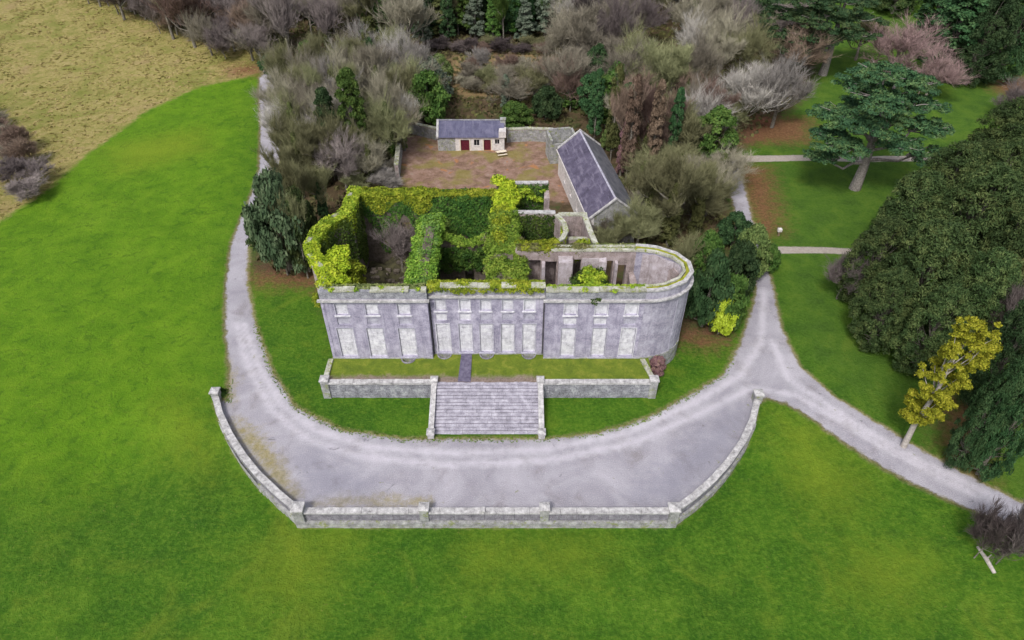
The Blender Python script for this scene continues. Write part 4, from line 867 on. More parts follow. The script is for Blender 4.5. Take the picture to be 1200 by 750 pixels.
def slates(m, o, u, v, nu, nv, w, l, nrm, r, th=.02):
    """courses of real overlapping slates; o=eave corner, u along, v up the slope (unit)"""
    o, u, v, nrm = map(Vector, (o, u, v, nrm))
    for j in range(nv):
        for i in range(nu):
            if r.uniform() < .012: continue
            off = (.5 if j % 2 else 0); a = o + u * ((i + off) * w + .012) + v * (j * l) + nrm * (.02 + r.uniform(0, .02)); lift = nrm * .045
            b_ = a + u * (w - .02); c_ = b_ + v * (l * 1.12); d_ = a + v * (l * 1.12)
            m.add([tuple(a + lift), tuple(b_ + lift), tuple(c_), tuple(d_), tuple(a), tuple(b_)], [(0, 1, 2, 3), (4, 5, 1, 0)])
ra = Vector((0, ym - cy0 + .3, 2.1)).normalized(); LR = math.hypot(ym - cy0 + .3, 2.1)
m = MB(); m.add([(cx0, cy0 - .3, 2.7), (cx1, cy0 - .3, 2.7), (cx1, ym, 4.8), (cx0, ym, 4.8), (cx1, cy1 + .3, 2.7), (cx0, cy1 + .3, 2.7)], [(0, 1, 2, 3), (3, 2, 4, 5), (0, 3, 5), (1, 4, 2)]); C_(m.build('roof', M_slate2, ct))
m = MB(); slates(m, (cx0 + .2, cy0 - .33, 2.71), (1, 0, 0), tuple(ra), int(12.1 / .42) - 2, 13, .42, LR / 13.1, (0, -ra.z, ra.y), hr); o = C_(m.build('slates', M_slate2, ct)); o['kind'] = 'stuff'
m = MB(); m.add([(cx0 - .18, cy0 - .35, 2.6), (cx0 + .22, cy0 - .35, 2.6), (cx0 + .22, ym, 4.75), (cx0 - .18, ym, 4.75), (cx0 - .18, cy0 - .35, 2.95), (cx0 + .22, cy0 - .35, 2.95), (cx0 + .22, ym, 5.05), (cx0 - .18, ym, 5.05)], [(4, 5, 6, 7), (0, 1, 5, 4), (3, 0, 4, 7), (1, 2, 6, 5), (2, 3, 7, 6)]); C_(m.build('gable_coping', M_trim, ct))
m = MB(); m.box(-2.35, -1.1, cy0 - .32, cy0 + 1.6, 2.72, 3.9, .05); C_(m.build('gable_block', M_white, ct))
m = MB(); m.box(-2.1, -1.2, ym - .4, ym + .4, 3.4, 5.05, .03); m.box(-2.2, -1.1, ym - .5, ym + .5, 5.053, 5.2, .02); C_(m.build('chimney', M_plinth, ct))
m = MB(); m.box(cx0 + .2, -2.3, ym - .12, ym + .12, 4.84, 4.97, .01); C_(m.build('ridge_tiles', M_masonry, ct))
# yard walls
def yard_wall(path, hgt_, label, seed, w=.6):
    r = np.random.default_rng(seed); e = empty('yard_wall', (*path[0], 0), 0, label, 'wall'); L_ = lambda o: setattr(o, 'location', (-path[0][0], -path[0][1], 0)) or o
    m = MB(); wall_strip(m, path, -w / 2, w / 2, -.2, lambda t, p: hgt_ - .15, 1.0, .12, r); L_(m.build('wall_core', M_rubble, e))
    m = MB()
    for a, b in zip(path[:-1], path[1:]):
        t = (Vector(b) - Vector(a)).normalized(); n = Vector((t.y, -t.x))
        for s_ in (1, -1): pa, pb = Vector(a) + n * s_ * (w / 2 + .002), Vector(b) + n * s_ * (w / 2 + .002); masonry_face(m, pa, pb, 0, hgt_ - .3, n * s_, r, (.35, .8), .32, (.02, .08))
    o = L_(m.build('stone_facing', M_plinth, e)); o['kind'] = 'stuff'
    m = MB(); P = resample(path, 1.3); A_ = offset(P, w / 2 + .08); B_ = offset(P, -w / 2 - .08)
    for i in range(len(P) - 1): m.quadbox(A_[i], A_[i + 1], B_[i + 1], B_[i], hgt_ - .15, hgt_ + r.uniform(0, .15))
    L_(m.build('coping', M_trim_moss, e)); return e
yard_wall([(-20.9, 64.5), (-19.6, 46.5)], 2.8, 'pale rubble wall closing the left side of the courtyard', 31)
yard_wall([(-1.0, 60.6), (3.5, 61.0), (8.9, 60.4)], 2.6, 'mossy rubble wall behind the courtyard, between cottage and barn', 32)
yard_wall([(-20.8, 64.8), (-14.0, 61.2)], 2.4, 'old rubble wall behind the courtyard, left of the cottage', 33)
# ---------------------------------------------------------------- barn
ang = math.atan2(3.2, 20.4); BX, BY = 11.4, 26.4; bw_, bl = 7.0, 22.2
bn = empty('barn', (BX, BY, 0), ang, 'long stone barn with purple slate roof and pale gable, behind the ruined mansion', 'barn')
m = MB(); Hs = [(3, 4.1, 1.2, 2.9), (7.5, 8.7, 1.2, 2.9), (12, 13.2, 1.2, 2.9), (16.5, 17.6, 1.2, 2.9)]
mm = MB(); panel_wall(mm, 0, bl, 0, .5, -.2, 4.9, Hs); mm.v = [(v[1], v[0], v[2]) for v in mm.v]; mm.f = [f[::-1] for f in mm.f]; mm.build('side_wall', M_white, bn)
mm = MB(); mm.box(bw_ - .5, bw_, 0, bl, -.2, 4.9); mm.build('side_wall', M_plinth, bn)
for h_ in Hs: g = MB(); g.box(.28, .34, h_[0], h_[1], h_[2], h_[3]); d = g.build('window', M_void, bn); g = MB(); g.box(-.08, .27, h_[0] - .08, h_[1] + .08, h_[2] - .15, h_[2] - .003); g.box(.15, .27, (h_[0] + h_[1]) / 2 - .04, (h_[0] + h_[1]) / 2 + .04, h_[2], h_[3]); link('frame', g.mesh('frame', M_trim), d)
RZ = 7.7
for yy, nm in ((.503, 0), (bl - .503, 1)):
    g = MB(); ya, yb = (0.003, .5) if nm == 0 else (bl - .5, bl - .003)
    V = [(.503, ya, -.2), (bw_ - .503, ya, -.2), (bw_ - .503, ya, 5.3), (bw_ / 2, ya, RZ - .05), (.503, ya, 5.3)]; V2 = [(a, yb, c) for a, _, c in V]
    g.add(V + V2, [(0, 1, 2, 3, 4), (9, 8, 7, 6, 5)] + [(i, 5 + i, 5 + (i + 1) % 5, (i + 1) % 5) for i in range(5)]); g.build('gable_wall', M_gable if nm == 0 else M_plinth, bn)
    g = MB()
    for s_ in (0, 1):
        x0_, x1_ = (-.25, bw_ / 2) if s_ == 0 else (bw_ + .25, bw_ / 2)
        yA, yB = (-.22, .12) if nm == 0 else (bl - .12, bl + .22)
        za, zb_ = 4.72, RZ + .05; vs = [(x0_, yA, za), (x0_, yB, za), (x1_, yB, zb_), (x1_, yA, zb_)]; g.add([(a, b, c) for a, b, c in vs] + [(a, b, c + .26) for a, b, c in vs], [(4, 5, 6, 7), (0, 4, 7, 3), (1, 2, 6, 5), (0, 1, 5, 4), (2, 3, 7, 6), (3, 2, 1, 0)])
    g.build('gable_coping', M_trim, bn)
for s_ in (0, 1):
    g = MB(); xe = -.3 if s_ == 0 else bw_ + .3; g.add([(xe, .1, 4.7), (xe, bl - .1, 4.7), (bw_ / 2, bl - .1, RZ), (bw_ / 2, .1, RZ), (xe, .1, 4.55), (xe, bl - .1, 4.55)], [(0, 1, 2, 3), (0, 4, 5, 1)] if s_ else [(3, 2, 1, 0), (0, 4, 5, 1)])
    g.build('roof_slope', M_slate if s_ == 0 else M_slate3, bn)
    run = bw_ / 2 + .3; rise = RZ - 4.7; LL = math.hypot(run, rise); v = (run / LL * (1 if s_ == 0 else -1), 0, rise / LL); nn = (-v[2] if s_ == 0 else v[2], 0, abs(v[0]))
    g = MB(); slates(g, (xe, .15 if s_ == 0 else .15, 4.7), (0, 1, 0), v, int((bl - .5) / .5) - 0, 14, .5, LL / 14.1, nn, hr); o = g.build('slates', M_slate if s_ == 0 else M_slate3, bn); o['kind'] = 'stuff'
g = MB(); g.add([(bw_ / 2 - .18, -.1, RZ + .02), (bw_ / 2, -.1, RZ + .2), (bw_ / 2 + .18, -.1, RZ + .02), (bw_ / 2 - .18, bl + .1, RZ + .02), (bw_ / 2, bl + .1, RZ + .2), (bw_ / 2 + .18, bl + .1, RZ + .02)], [(0, 1, 4, 3), (1, 2, 5, 4), (0, 2, 1), (3, 4, 5)]); g.build('ridge_tiles', M_half, bn)
g = MB(); g.tube([(-.42, -.1, 4.66), (-.42, bl, 4.66)], [.09, .09], 6); g.build('gutter', M_white, bn)
# garden shed-like pale block beyond the barn
sh = empty('roofless_shed', (9.3, 52.5, 0), ang, 'small pale roofless stone shed against the far end of the barn', 'shed')
g = MB(); g.box(-2.6, -2.2, 0, 4, -.2, 4.4, .03); g.box(1.8, 2.2, 0, 4, -.2, 4.6, .03); g.box(-2.19, 1.79, 0, .4, -.2, 3.6, .03); g.box(-2.19, 1.79, 3.6, 4, -.2, 4.8, .03); g.build('wall', M_plinth, sh)
g = MB(); g.box(-2.19, 1.79, .41, 3.59, -.05, .1); g.build('floor', M_floor, sh)
# picnic bench
bt = empty('picnic_bench', (-1.9, 55.1, hz(-1.9, 55.1)), .3, 'pale timber picnic bench on the courtyard in front of the white outbuilding', 'bench')
g = MB()
for k in range(4): g.box(-.9, .9, -.36 + k * .18, -.2 + k * .18, .72, .77)
g.build('table_top', M_cream, bt)
for s_ in (-1, 1): g = MB(); g.box(-.9, .9, s_ * .72 - .14, s_ * .72 + .14, .42, .47); g.build('seat', M_cream, bt)
for s_ in (-1, 1):
    g = MB(); x = s_ * .65; g.box(x - .04, x + .04, -.7, .7, .34, .415)
    for y in (-1, 1): g.add([(x - .035, y * .6, 0), (x + .035, y * .6, 0), (x + .035, y * .5, 0), (x - .035, y * .5, 0), (x - .035, y * .3, .715), (x + .035, y * .3, .715), (x + .035, y * .2, .715), (x - .035, y * .2, .715)], [(0, 1, 5, 4), (1, 2, 6, 5), (2, 3, 7, 6), (3, 0, 4, 7), (4, 5, 6, 7)])
    g.build('leg_frame', M_wood, bt)
# white marker post by the path
x, y = G(912, 276); mp = empty('marker_post', (x, y, hz(x, y)), 0, 'small white-topped post where the footpath meets the drive', 'post')
g = MB(); g.box(-.12, .12, -.12, .12, -.1, .8, .01); g.build('post', M_wood, mp); g = MB(); g.box(-.3, .3, -.25, .25, .803, 1.25, .02); g.add([(-.3, -.25, 1.25), (.3, -.25, 1.25), (.3, .25, 1.25), (-.3, .25, 1.25), (0, 0, 1.45)], [(0, 1, 4), (1, 2, 4), (2, 3, 4), (3, 0, 4)]); g.build('head', M_white, mp)
# fallen pale log / kerb fragment at lower right
x0, y0 = G(1146, 640); x1, y1 = G(1166, 671); z0 = hz(x0, y0)
lg = MB(); lg.tube([(x0, y0, z0 + .12), ((x0 + x1) / 2 + .05, (y0 + y1) / 2, z0 + .17), (x1, y1, z0 + .12)], [.12, .2, .17], 8); lg.tube([((x0 + x1) / 2, (y0 + y1) / 2, z0 + .2), ((x0 + x1) / 2 + .5, (y0 + y1) / 2 + .3, z0 + .5)], [.08, .04], 5)
tag(lg.build('fallen_log', M_barkp, None, True), 'pale fallen log on the grass below the bare purple bush at lower right', 'log')

# ---------------------------------------------------------------- named trees and shrubs
# left of the house
T('evergreen_shrub', 'dome0', 324, 318, 208, 72, 'dusk', 'dark evergreen by the bend of the left drive, biggest of the clump beside the mansion')
T('evergreen_shrub', 'dome1', 350, 318, 226, 46, 'yew', 'dark evergreen squeezed between the big drive-side evergreen and the mansion flank')
T('evergreen_shrub', 'egg0', 304, 306, 250, 34, 'yew', 'dark evergreen bush overhanging the gravel of the left drive')
T('bare_tree', 'bareup', 347, 275, 175, 46, 'olive', 'upright pale-stemmed mossy tree rising behind the evergreens left of the mansion', ivy='olive')
T('bare_tree', 'bareup', 372, 262, 185, 40, 'olive', 'slender mossy tree close to the back left corner of the mansion', ivy='dark')
T('bare_tree', 'bareup', 330, 240, 165, 40, 'olive', 'upright ivy-clad tree at the edge of the left drive, behind the evergreen clump', ivy='olive')
T('bare_tree', 'bare1', 398, 222, 140, 60, 'mauve', 'purple-grey leafless tree behind the left back corner of the mansion')
T('bare_tree', 'bare2', 340, 185, 95, 56, 'olive', 'olive mossy tree beside the upper bend of the left drive', ivy='olive')
T('bare_tree', 'bare3', 352, 150, 66, 60, 'olive', 'broad mossy tree at the top of the left drive', ivy='olive')
T('ivy_clad_tree', 'tall1', 383, 205, 105, 30, 'dark', 'narrow dark green ivy-smothered tree in the middle of the left wood')
T('ivy_clad_tree', 'tall1', 412, 200, 82, 36, 'green', 'ivy-smothered tree with yellow-green top in the wood left of the courtyard')
T('yellow_ivy_top', 'egg0', 411, 150, 84, 24, 'lgreen', 'bright yellow-green ivied crown left of the courtyard', name='ivy_clad_tree')
T('bare_tree', 'bare0', 452, 190, 92, 62, 'olive', 'mossy olive tree leaning over the left courtyard wall', ivy='green')
T('bare_tree', 'bare2', 432, 130, 60, 64, 'grey', 'grey leafless tree behind the yellow-topped ivied tree')
T('bare_tree', 'bare0', 474, 128, 56, 84, 'grey', 'large rounded pale-brown leafless crown above the courtyard')
T('bare_tree', 'bare1', 430, 216, 150, 44, 'grey', 'small grey tree between the left wood and the mansion back wall', ivy='olive')
T('evergreen_shrub', 'dome0', 500, 148, 88, 54, 'green', 'green bush left of the white outbuilding')
T('evergreen_shrub', 'dome1', 498, 122, 72, 60, 'greygreen', 'grey-green bush behind the green bush left of the outbuilding')
T('evergreen_shrub', 'dome0', 515, 100, 66, 34, 'lgreen', 'light green bush at the left edge of the tan clearing')
T('evergreen_shrub', 'dome1', 318, 88, 66, 30, 'dark', 'small dark bush at the far end of the left drive')
T('bare_shrub', 'bareshrub', 452, 222, 196, 40, 'pale', 'straw-coloured scrub between the courtyard wall and the mansion', 'shrub')
T('bare_shrub', 'bareshrub', 418, 226, 200, 34, 'olive', 'olive scrub against the back of the mansion left of the courtyard', 'shrub')
# clearing and behind the courtyard
T('bare_tree', 'bare2', 592, 128, 72, 56, 'grey', 'grey-green leafless tree just behind the white outbuilding', ivy='greygreen')
T('bare_tree', 'bare0', 628, 118, 68, 50, 'olive', 'leafless mossy tree in the tan clearing right of the outbuilding')
T('evergreen_shrub', 'dome0', 640, 140, 104, 40, 'dark', 'dark evergreen bush behind the courtyard back wall, near the barn')
T('evergreen_shrub', 'dome1', 604, 148, 122, 40, 'green', 'low green bush behind the courtyard back wall, beside the outbuilding')
T('evergreen_shrub', 'egg0', 694, 145, 86, 34, 'dark', 'dark evergreen behind the far end of the barn')
T('evergreen_shrub', 'egg0', 722, 130, 72, 30, 'green', 'deep green ivied tree among the bare trees above the barn')
T('bare_tree', 'bare3', 668, 120, 45, 74, 'grey', 'grey-brown leafless tree directly above the barn')
T('bare_tree', 'bare1', 700, 95, 22, 80, 'grey', 'tall grey-brown leafless tree high above the barn')
T('bare_tree', 'bare2', 745, 120, 35, 80, 'grey', 'wide grey-brown leafless tree above the red-brown stems')
T('bare_tree', 'bareup', 735, 206, 84, 40, 'brown', 'tall red-brown tree beside the barn roof, nearest the ridge', ivy='heather')
T('bare_tree', 'bareup', 764, 202, 88, 38, 'brown', 'middle one of the tall red-brown trees right of the barn', ivy='olive')
T('bare_tree', 'bareup', 790, 188, 100, 34, 'brown', 'outermost of the tall red-brown trees, next to the rounded green bush', ivy='heather')
T('evergreen_shrub', 'dome1', 712, 176, 152, 16, 'lgreen', 'small light green bush beside the far end of the barn roof')
T('evergreen_shrub', 'egg0', 838, 200, 127, 56, 'green', 'rounded bright green ivied tree at the head of the right drive')
T('bare_tree', 'bare0', 818, 170, 84, 76, 'pale', 'pale silvery leafless tree behind the rounded green tree')
T('bare_tree', 'bare3', 872, 152, 68, 80, 'pale', 'silver-grey leafless tree left of the red leaf litter')
T('bare_tree', 'bare1', 920, 150, 50, 74, 'pale', 'silver-grey leafless tree standing over the red leaf litter')
T('bare_tree', 'bareup', 795, 288, 168, 70, 'olive', 'big brown-green mossy tree behind the rounded end of the mansion', ivy='olive')
T('bare_tree', 'bareup', 766, 272, 178, 56, 'olive', 'mossy tree between the barn gable and the big mossy tree', ivy='olive')
T('bare_tree', 'bareup', 824, 276, 182, 52, 'olive', 'mossy tree at the right edge of the thicket, above the dark laurels', ivy='olive')
T('bare_tree', 'bare1', 752, 290, 225, 60, 'olive', 'low mossy tree against the barn gable')
T('bare_tree', 'bare1', 812, 330, 262, 44, 'olive', 'olive leafless tree just behind the curved parapet')
T('bare_tree', 'bareup', 318, 322, 200, 34, 'olive', 'pale upright shoots in front of the big drive-side evergreen')
T('bare_tree', 'bareup', 345, 326, 215, 28, 'olive', 'slender pale shoots between the drive-side evergreen and the mansion')
for a in ((700, 168, 82, 20, 'dark', 'dark ivy-wrapped trunk just beyond the far end of the barn'), (722, 190, 78, 20, 'olive', 'olive ivy-wrapped trunk beside the barn ridge'), (742, 214, 90, 22, 'russet', 'russet ivy-wrapped trunk nearest the barn roof'), (770, 214, 96, 20, 'russet', 'russet ivy-wrapped trunk second from the barn roof'), (792, 200, 104, 18, 'dark', 'dark ivy-wrapped trunk left of the rounded green tree')):
    T('ivy_clad_tree', 'tall1', *a)
# laurels between mansion and right drive
T('laurel', 'dome0', 834, 382, 300, 54, 'dark', 'dark laurel hard against the rounded end of the mansion', 'shrub')
T('laurel', 'dome1', 866, 352, 288, 48, 'dark', 'dark laurel bordering the right drive above the lime bush', 'shrub')
T('laurel', 'dome0', 858, 384, 326, 46, 'green', 'green laurel surrounding the lime bush', 'shrub')
T('laurel', 'dome1', 884, 322, 268, 46, 'lgreen', 'lighter green laurel reaching over the right drive', 'shrub')
T('laurel', 'dome0', 862, 288, 252, 40, 'dark', 'dark laurel farthest up the right drive', 'shrub')
T('laurel', 'dome1', 902, 318, 288, 26, 'green', 'small green laurel on the lawn side of the drive', 'shrub')
T('laurel', 'dome1', 830, 330, 276, 46, 'green', 'olive-green laurel between the parapet and the drive', 'shrub')
T('lime_bush', 'dome0', 848, 391, 350, 34, 'lime', 'small bright lime-green bush among the dark laurels', 'shrub')
T('heather_bush', 'dome1', 771, 437, 419, 22, 'heather', 'small red-brown bush at the foot of the rounded mansion end', 'shrub')
# right park
T('bare_tree', 'bare0', 1058, 96, 12, 100, 'pink', 'pinkish-brown leafless tree between the two cedars and dark wood')
T('bare_tree', 'bare2', 1100, 118, 46, 66, 'pink', 'smaller pinkish-brown tree right of the pale-topped cedar')
T('bare_tree', 'bare3', 1015, 70, 8, 56, 'olive', 'mossy brown tree behind the far cedar trunk')
for a in ((1128, 92, -20, 62, 'tall1', 'dark', 'dark evergreen tree left end of the dark wood at top right'), (1160, 98, -10, 62, 'ever0', 'dark', 'broad dark evergreen with drooping skirt over the far lawn'), (1196, 92, -20, 66, 'ever1', 'dark', 'dark evergreen in the very top right corner'), (1148, 62, -50, 66, 'tall0', 'dark', 'tall dark conifer behind the broad evergreen at top right'), (1108, 52, -40, 50, 'tall1', 'dark', 'dark conifer behind the pinkish tree')):
    T('evergreen_tree', a[4], *a[:4], a[5], a[6])
T('evergreen_tree', 'ever1', 884, 48, -30, 50, 'dark', 'dark evergreen at the top edge above the silver-grey trees')
T('evergreen_tree', 'ever0', 1185, 205, 122, 74, 'yew', 'olive evergreen above the big dark green mass, at the right edge')
T('bare_tree', 'bare2', 1192, 140, 88, 50, 'mauve', 'purplish leafless tree by the red leaf litter at the right edge')
MASS = [(1118, 262, 172, 80, 'ever0', 'uppermost'), (1072, 305, 205, 84, 'ever1', 'second down the slope, on the lawn side'), (1150, 325, 200, 100, 'ever0', 'in the upper middle of the mass'), (1030, 352, 262, 76, 'ever1', 'low outer lobe above the bare purple bush'),
        (1090, 385, 265, 100, 'ever0', 'in the very middle of the mass'), (1178, 262, 168, 76, 'ever1', 'topmost against the right edge'), (1190, 350, 232, 80, 'ever1', 'half cut off by the right edge'), (1042, 402, 320, 70, 'ever0', 'lowest, along the curved lawn edge'), (1100, 432, 340, 76, 'ever1', 'just behind the golden tree'), (1150, 405, 300, 84, 'ever0', 'right behind the golden crown')]
for bx, by, ty, wp_, pr, l in MASS: T('yew_tree', pr, bx, by, ty, wp_, 'yew', 'dark yew of the mass at right, ' + l, group='yews massed beside the right lawn')
T('bare_shrub', 'bare1', 996, 350, 287, 50, 'mauve', 'bare purple-grey bush at the lawn edge in front of the yews', 'shrub')
T('bare_tree', 'bare3', 1188, 425, 322, 70, 'dark', 'dark bare tree behind the evergreens at the right edge')
T('evergreen_tree', 'ever1', 1168, 545, 425, 52, 'dark', 'dark evergreen right of the golden tree trunk')
T('evergreen_tree', 'ever0', 1190, 480, 350, 60, 'dark', 'dark evergreen at the right edge, level with the golden crown')
T('evergreen_tree', 'ever0', 1208, 555, 405, 56, 'dark', 'taller dark evergreen cut by the right edge above the drive')
T('bare_shrub', 'bareshrub', 1170, 652, 598, 56, 'dark', 'bare dark purple bush beside the drive at lower right', 'shrub')
T('bare_shrub', 'bareshrub', 1212, 660, 575, 60, 'mauve', 'bare mauve bush cut by the right edge at lower right', 'shrub')
# tree growing inside the left room
x, y = -15.2, 18.6; e = plant('bare_tree', 'bare3', x, y, 8.2, 2.9, 'mauve', 'purple-grey leafless tree growing inside the roofless left room'); e.location.z = 1.4
x, y = -12.9, 16.0; e = plant('bare_shrub', 'bareshrub', x, y, 4.2, 1.7, 'olive', 'yellowish scrub growing on the floor of the roofless left room', 'shrub'); e.location.z = 1.4

# cedars: layered plates on visible limbs
def cedar(bx, by, ty, wpx, label, seed, plates):
    x, y, h, R = solve(bx, by, ty, wpx); r = np.random.default_rng(seed); e = empty('cedar_tree', (x, y, hz(x, y)), 0, label, 'tree')
    tr = MB(); tr.tube([(0, 0, -.3), (.2, 0, h * .2), (.1, .2, h * .45), (.4, 0, h * .85)], [1.0, .7, .55, .15], 9); C = []; Q = []
    for (px, py, yo, wp) in plates:
        lo, hi = 1., 45.
        for _ in range(40):
            m = (lo + hi) / 2
            if Pj(0, y + yo, m)[1] > py: lo = m
            else: hi = m
        d = Pj(0, y + yo, lo)[2]; cx_ = (px - 600) * d / FPX - x; rr = wp * d / FPX / 2
        tr.tube(limb_path((.1, .1, lo * .62), (cx_, yo, lo - .5), r, .08, 4), [.34, .26, .2, .14, .06], 6, False)
        for k in range(7): a = r.uniform(0, 6.28); tr.tube(limb_path((cx_ * .6, yo * .6, lo - 1.4), (cx_ + rr * .8 * math.cos(a), yo + rr * .8 * math.sin(a), lo - .2), r, .02, 2), [.12, .08, .03], 4, False)
        n = int(16 + rr * rr * 1.5)
        for k in range(n):
            a = r.uniform(0, 6.28); q_ = rr * math.sqrt(r.uniform(0, 1)) * (1 + .2 * math.sin(3 * a + seed + px)); 
            C.append((cx_ + q_ * math.cos(a), yo + q_ * .8 * math.sin(a), lo - .10 * q_ ** 1.3 + r.normal(0, .35) - .4)); Q.append(r.uniform(.55, 1.25))
    tr.build('trunk', M_cedarbark, e, True)
    V = clumped(C, Q, 130, .20, r, .34, 2.4); link('crown', quadmesh('crown', V, LF['cedar']), e); return e
M_cedarbark = plain('cedar_bark', (.16, .14, .13, 1), (.34, .31, .30, 1), 4, .9, .6)
cedar(1001, 222, 62, 150, 'big cedar with layered crown and pale trunk on the lawn between the two footpaths', 1,
      [(1040, 80, 0, 82), (1072, 92, 2, 60), (1010, 92, 1, 50), (1030, 108, -2, 84), (1075, 118, 0, 64), (985, 128, 0, 58), (1010, 142, -3, 64), (972, 152, -1, 48), (1050, 140, -3, 66), (1092, 146, -1, 52), (990, 168, -4, 56), (965, 180, -2, 32), (1062, 166, -4, 56), (1095, 178, -3, 44), (1020, 120, 4, 70)])
cedar(963, 90, -25, 120, 'dark cedar at the top edge with heavy forked trunk', 2,
      [(945, -12, 0, 90), (985, -5, 1, 90), (925, 12, 0, 60), (965, 15, -2, 84), (1005, 18, 0, 60), (918, 34, -1, 46), (950, 38, -3, 66), (1000, 38, -3, 50), (930, 52, -3, 40)])
# golden tree leaning over the bend
x, y, h, R = solve(1060, 521, 368, 62); ge = empty('golden_tree', (x, y, hz(x, y)), 0, 'bright yellow-green tree with bare pale trunk beside the right drive', 'tree'); r = np.random.default_rng(5)
tr = MB(); tr.tube([(0, 0, -.2), (-.12, .1, h * .2), (.1, 0, h * .45), (0, .1, h * .7)], [.34, .27, .2, .08], 8); C = []; Q = []
for i in range(200):
    t = r.uniform(0, 1); z = h * (.24 + .72 * t); a = r.uniform(0, 6.28); rr = R * (1.08 - .5 * abs(t - .35)) * r.uniform(.3, 1.0)
    C.append((rr * .85 * math.cos(a) + (.5 if t > .5 else 0), rr * .85 * math.sin(a), z)); Q.append(r.uniform(.28, .6)); 
for i in range(14): C.append((R * 1.05 + r.normal(0, .5), .3 + r.normal(0, .5), h * .74 + r.normal(0, .8))); Q.append(r.uniform(.4, .75))
for i in range(0, 200, 7): tr.tube(limb_path((0, 0, C[i][2] * .72), C[i], r, .02, 2), [.08, .05, .02], 4, False)
tr.build('trunk', M_barkp, ge, True); link('crown', quadmesh('crown', clumped(C, Q, 900, .13, r, .9, 1.8), LF['yellow']), ge)

# ---------------------------------------------------------------- woods along the top: individuals that nothing tells apart share group and label
CN = {'mauve': 'mauve-grey', 'brown': 'red-brown', 'grey': 'grey-brown', 'olive': 'mossy olive', 'pale': 'silvery', 'dark': 'dark green', 'green': 'mid-green', 'greygreen': 'grey-green', 'yew': 'olive-green', 'lgreen': 'light green'}
def wood(poly_px, n, mats, hr_, Rr, label, group, seed, protos=('bare0', 'bare1', 'bare2', 'bare3'), mind=5.0, cat='tree', kind='bare_tree', ivyp=0, ivym='olive'):
    r = np.random.default_rng(seed); poly = pg(poly_px); xs = [p[0] for p in poly]; ys = [p[1] for p in poly]; got = []; tries = 0
    while len(got) < n and tries < 6000:
        tries += 1; x = r.uniform(min(xs), max(xs)); y = r.uniform(min(ys), max(ys))
        if sdist(poly, np.array([x]), np.array([y]))[0] > 0: continue
        if any(math.hypot(x - a, y - b) < mind for a, b in got): continue
        got.append((x, y)); mt = mats[r.integers(len(mats))]; iv = ivym if r.uniform() < ivyp else None
        if label.startswith('*'): cn = CN[mt] + (' ivy-clad' if iv else ''); lb = cn + label[1:]; gp = cn + ' ' + group
        else: lb, gp = label, group
        plant(kind, protos[r.integers(len(protos))], x, y, r.uniform(*hr_), r.uniform(*Rr), mt, lb, cat, gp, r.uniform(0, 6.28), ivy=iv)
wood([(95, 2), (200, 50), (300, 82), (318, 70), (318, -40), (60, -40)], 62, ('mauve', 'mauve', 'brown', 'grey'), (14, 19), (4.2, 6.5), '* leafless tree in the top left wood, beyond the rough pasture', 'trees of the top left wood', 71, ('bare0', 'bare1', 'bare3', 'bareup'), 4.6)
wood([(318, 84), (345, 80), (480, 74), (500, 36), (500, -40), (318, -40)], 44, ('grey', 'olive', 'grey', 'mauve'), (14, 20), (4.2, 6.8), '* leafless tree in the top wood above the head of the left drive', 'trees above the left drive', 72, ('bare0', 'bare2', 'bare3', 'bareup'), mind=4.6, ivyp=.3)
wood([(484, 40), (655, 42), (655, -30), (484, -30)], 38, ('dark', 'green', 'greygreen', 'dark'), (13, 19), (3, 4.8), '* tall conifer in the top centre row, above the tan clearing', 'conifers at the top centre', 73, ('tall0', 'tall1', 'ever0'), 3.8, kind='conifer')
wood([(655, 110), (700, 95), (715, 140), (780, 150), (860, 140), (950, 95), (930, 0), (900, -40), (660, -40)], 92, ('grey', 'grey', 'mauve', 'pale', 'olive', 'brown'), (13, 18), (4, 6.5), '* leafless tree in the top wood, between the clearing and the far cedar', 'trees of the top centre wood', 74, ('bare0', 'bare1', 'bare3', 'bareup'), mind=4.4, ivyp=.2)
wood([(965, 20), (1100, 20), (1220, 30), (1220, -45), (965, -45)], 30, ('dark', 'dark', 'yew'), (13, 19), (4.5, 7), '* evergreen tree in the wood behind the pinkish trees at top right', 'evergreens of the top right wood', 75, ('ever0', 'ever1', 'tall1'), 5.0, kind='evergreen_tree')
wood([(540, 118), (655, 118), (650, 84), (540, 78)], 16, ('olive', 'pale', 'brown', 'grey'), (2.5, 6), (2, 4), '* low bare scrub bush on the tan clearing behind the white outbuilding', 'scrub on the clearing', 76, ('bareshrub',), 2.8, 'shrub', 'bare_shrub')
wood([(380, 185), (468, 175), (460, 218), (395, 218)], 9, ('grey', 'mauve', 'olive'), (3, 6), (1.6, 2.8), '* bare sapling in the scrub left of the courtyard wall', 'saplings left of the courtyard', 77, ('bareshrub',), 2.2, 'shrub', 'bare_shrub')
wood([(330, 105), (470, 90), (500, 130), (470, 185), (350, 235), (335, 180)], 36, ('grey', 'olive', 'olive', 'pale', 'grey'), (11, 16), (3, 4.8), '* leafless tree in the thicket between the left drive and the courtyard', 'trees of the left thicket', 78, mind=3.8, ivyp=.45, ivym='olive')
wood([(660, 128), (690, 140), (730, 170), (760, 200), (800, 200), (830, 170), (860, 150), (780, 140)], 14, ('grey', 'olive', 'brown'), (9, 13), (3, 4.6), '* leafless tree in the thicket between the barn and the right drive', 'trees right of the barn', 79, ('bare0', 'bare1', 'bareup'), mind=3.6, ivyp=.5)
wood([(745, 215), (790, 205), (848, 215), (850, 250), (800, 275), (755, 262)], 12, ('olive', 'olive', 'grey'), (7, 10), (3.2, 4.8), '* leafless tree in the thicket between the barn gable and the right drive', 'trees behind the rounded end', 80, mind=3.4, ivyp=.4)
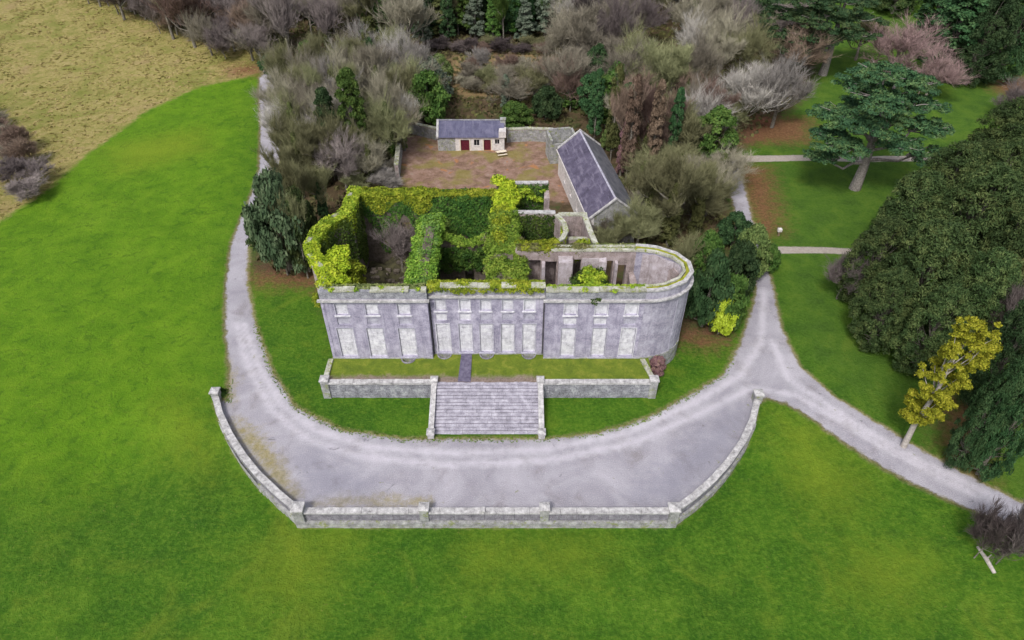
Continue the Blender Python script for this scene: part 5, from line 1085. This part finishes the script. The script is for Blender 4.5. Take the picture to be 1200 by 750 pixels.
wood([(1105, 250), (1140, 200), (1230, 190), (1230, 420), (1150, 400), (1120, 330)], 15, ('yew', 'yew', 'dark', 'olive'), (7.5, 11.5), (4, 5.6), '* evergreen inside the big dark mass at the right edge', 'evergreens inside the right mass', 81, ('ever0', 'ever1'), mind=5.0, kind='evergreen_tree')
wood([(-60, 120), (18, 150), (48, 205), (40, 245), (-10, 262), (-80, 290)], 20, ('mauve', 'grey', 'brown'), (3.5, 6), (2.6, 4), '* leafless thicket bush at the left edge, beside the rough pasture', 'thicket at the left edge', 82, ('bareshrub', 'bare1'), 2.6, 'shrub', 'bare_shrub')
wood([(335, 110), (470, 95), (500, 130), (470, 185), (350, 235), (335, 180)], 14, ('dark', 'green', 'olive', 'greygreen'), (6, 12), (1.8, 3), '* ivied evergreen in the thicket between the left drive and the courtyard', 'evergreens of the left thicket', 83, ('tall1', 'egg0', 'tall0'), 3.8, kind='ivy_clad_tree')
wood([(340, 120), (465, 110), (480, 175), (360, 240), (340, 200)], 16, ('grey', 'olive', 'pale'), (12, 16), (2.6, 3.8), '* tall leafless tree crowded in the thicket left of the courtyard', 'tall trees of the left thicket', 90, ('bareup', 'bare3'), 2.6, ivyp=.4)
wood([(665, 125), (700, 105), (790, 120), (840, 180), (770, 205), (730, 175)], 12, ('dark', 'green', 'olive'), (6, 11), (1.8, 3), '* ivied evergreen among the bare trees above the barn and right drive', 'evergreens above the barn', 84, ('tall1', 'egg0', 'tall0'), 3.8, kind='ivy_clad_tree')
wood([(320, 60), (480, 50), (480, -20), (320, -20)], 8, ('dark', 'olive', 'green'), (9, 14), (2.2, 3.4), '* ivied evergreen in the top wood above the left drive', 'evergreens above the left drive', 85, ('tall1', 'egg0'), 5, kind='ivy_clad_tree')
wood([(690, 292), (742, 262), (748, 285), (705, 305)], 6, ('olive', 'grey'), (4, 6.5), (2, 3), '* bare bush against the barn gable, behind the mansion', 'bushes against the barn gable', 86, ('bareshrub',), 1.8, 'shrub', 'bare_shrub')
wood([(488, 50), (655, 48), (655, 30), (484, 30)], 20, ('dark', 'green', 'greygreen', 'olive'), (11, 16), (2.2, 3.4), '* ivied tree at the front of the row above the tan clearing', 'front row above the clearing', 87, ('tall0', 'tall1', 'bareup'), 2.8, kind='ivy_clad_tree')
wood([(484, 62), (655, 62), (655, 50), (484, 52)], 14, ('brown', 'olive', 'dark'), (2, 3.5), (2.2, 3.4), '* low bare scrub at the foot of the conifer row above the clearing', 'scrub under the conifers', 88, ('bareshrub',), 2.8, 'shrub', 'bare_shrub')
wood([(96, 8), (205, 54), (300, 84), (330, 84), (330, 60), (200, 30), (110, -8)], 22, ('mauve', 'grey', 'brown'), (8, 13), (3.5, 5), '* leafless tree on the front edge of the top left wood, facing the pasture', 'front edge of the top left wood', 89, ('bare0', 'bare3', 'bareshrub'), 4.0)
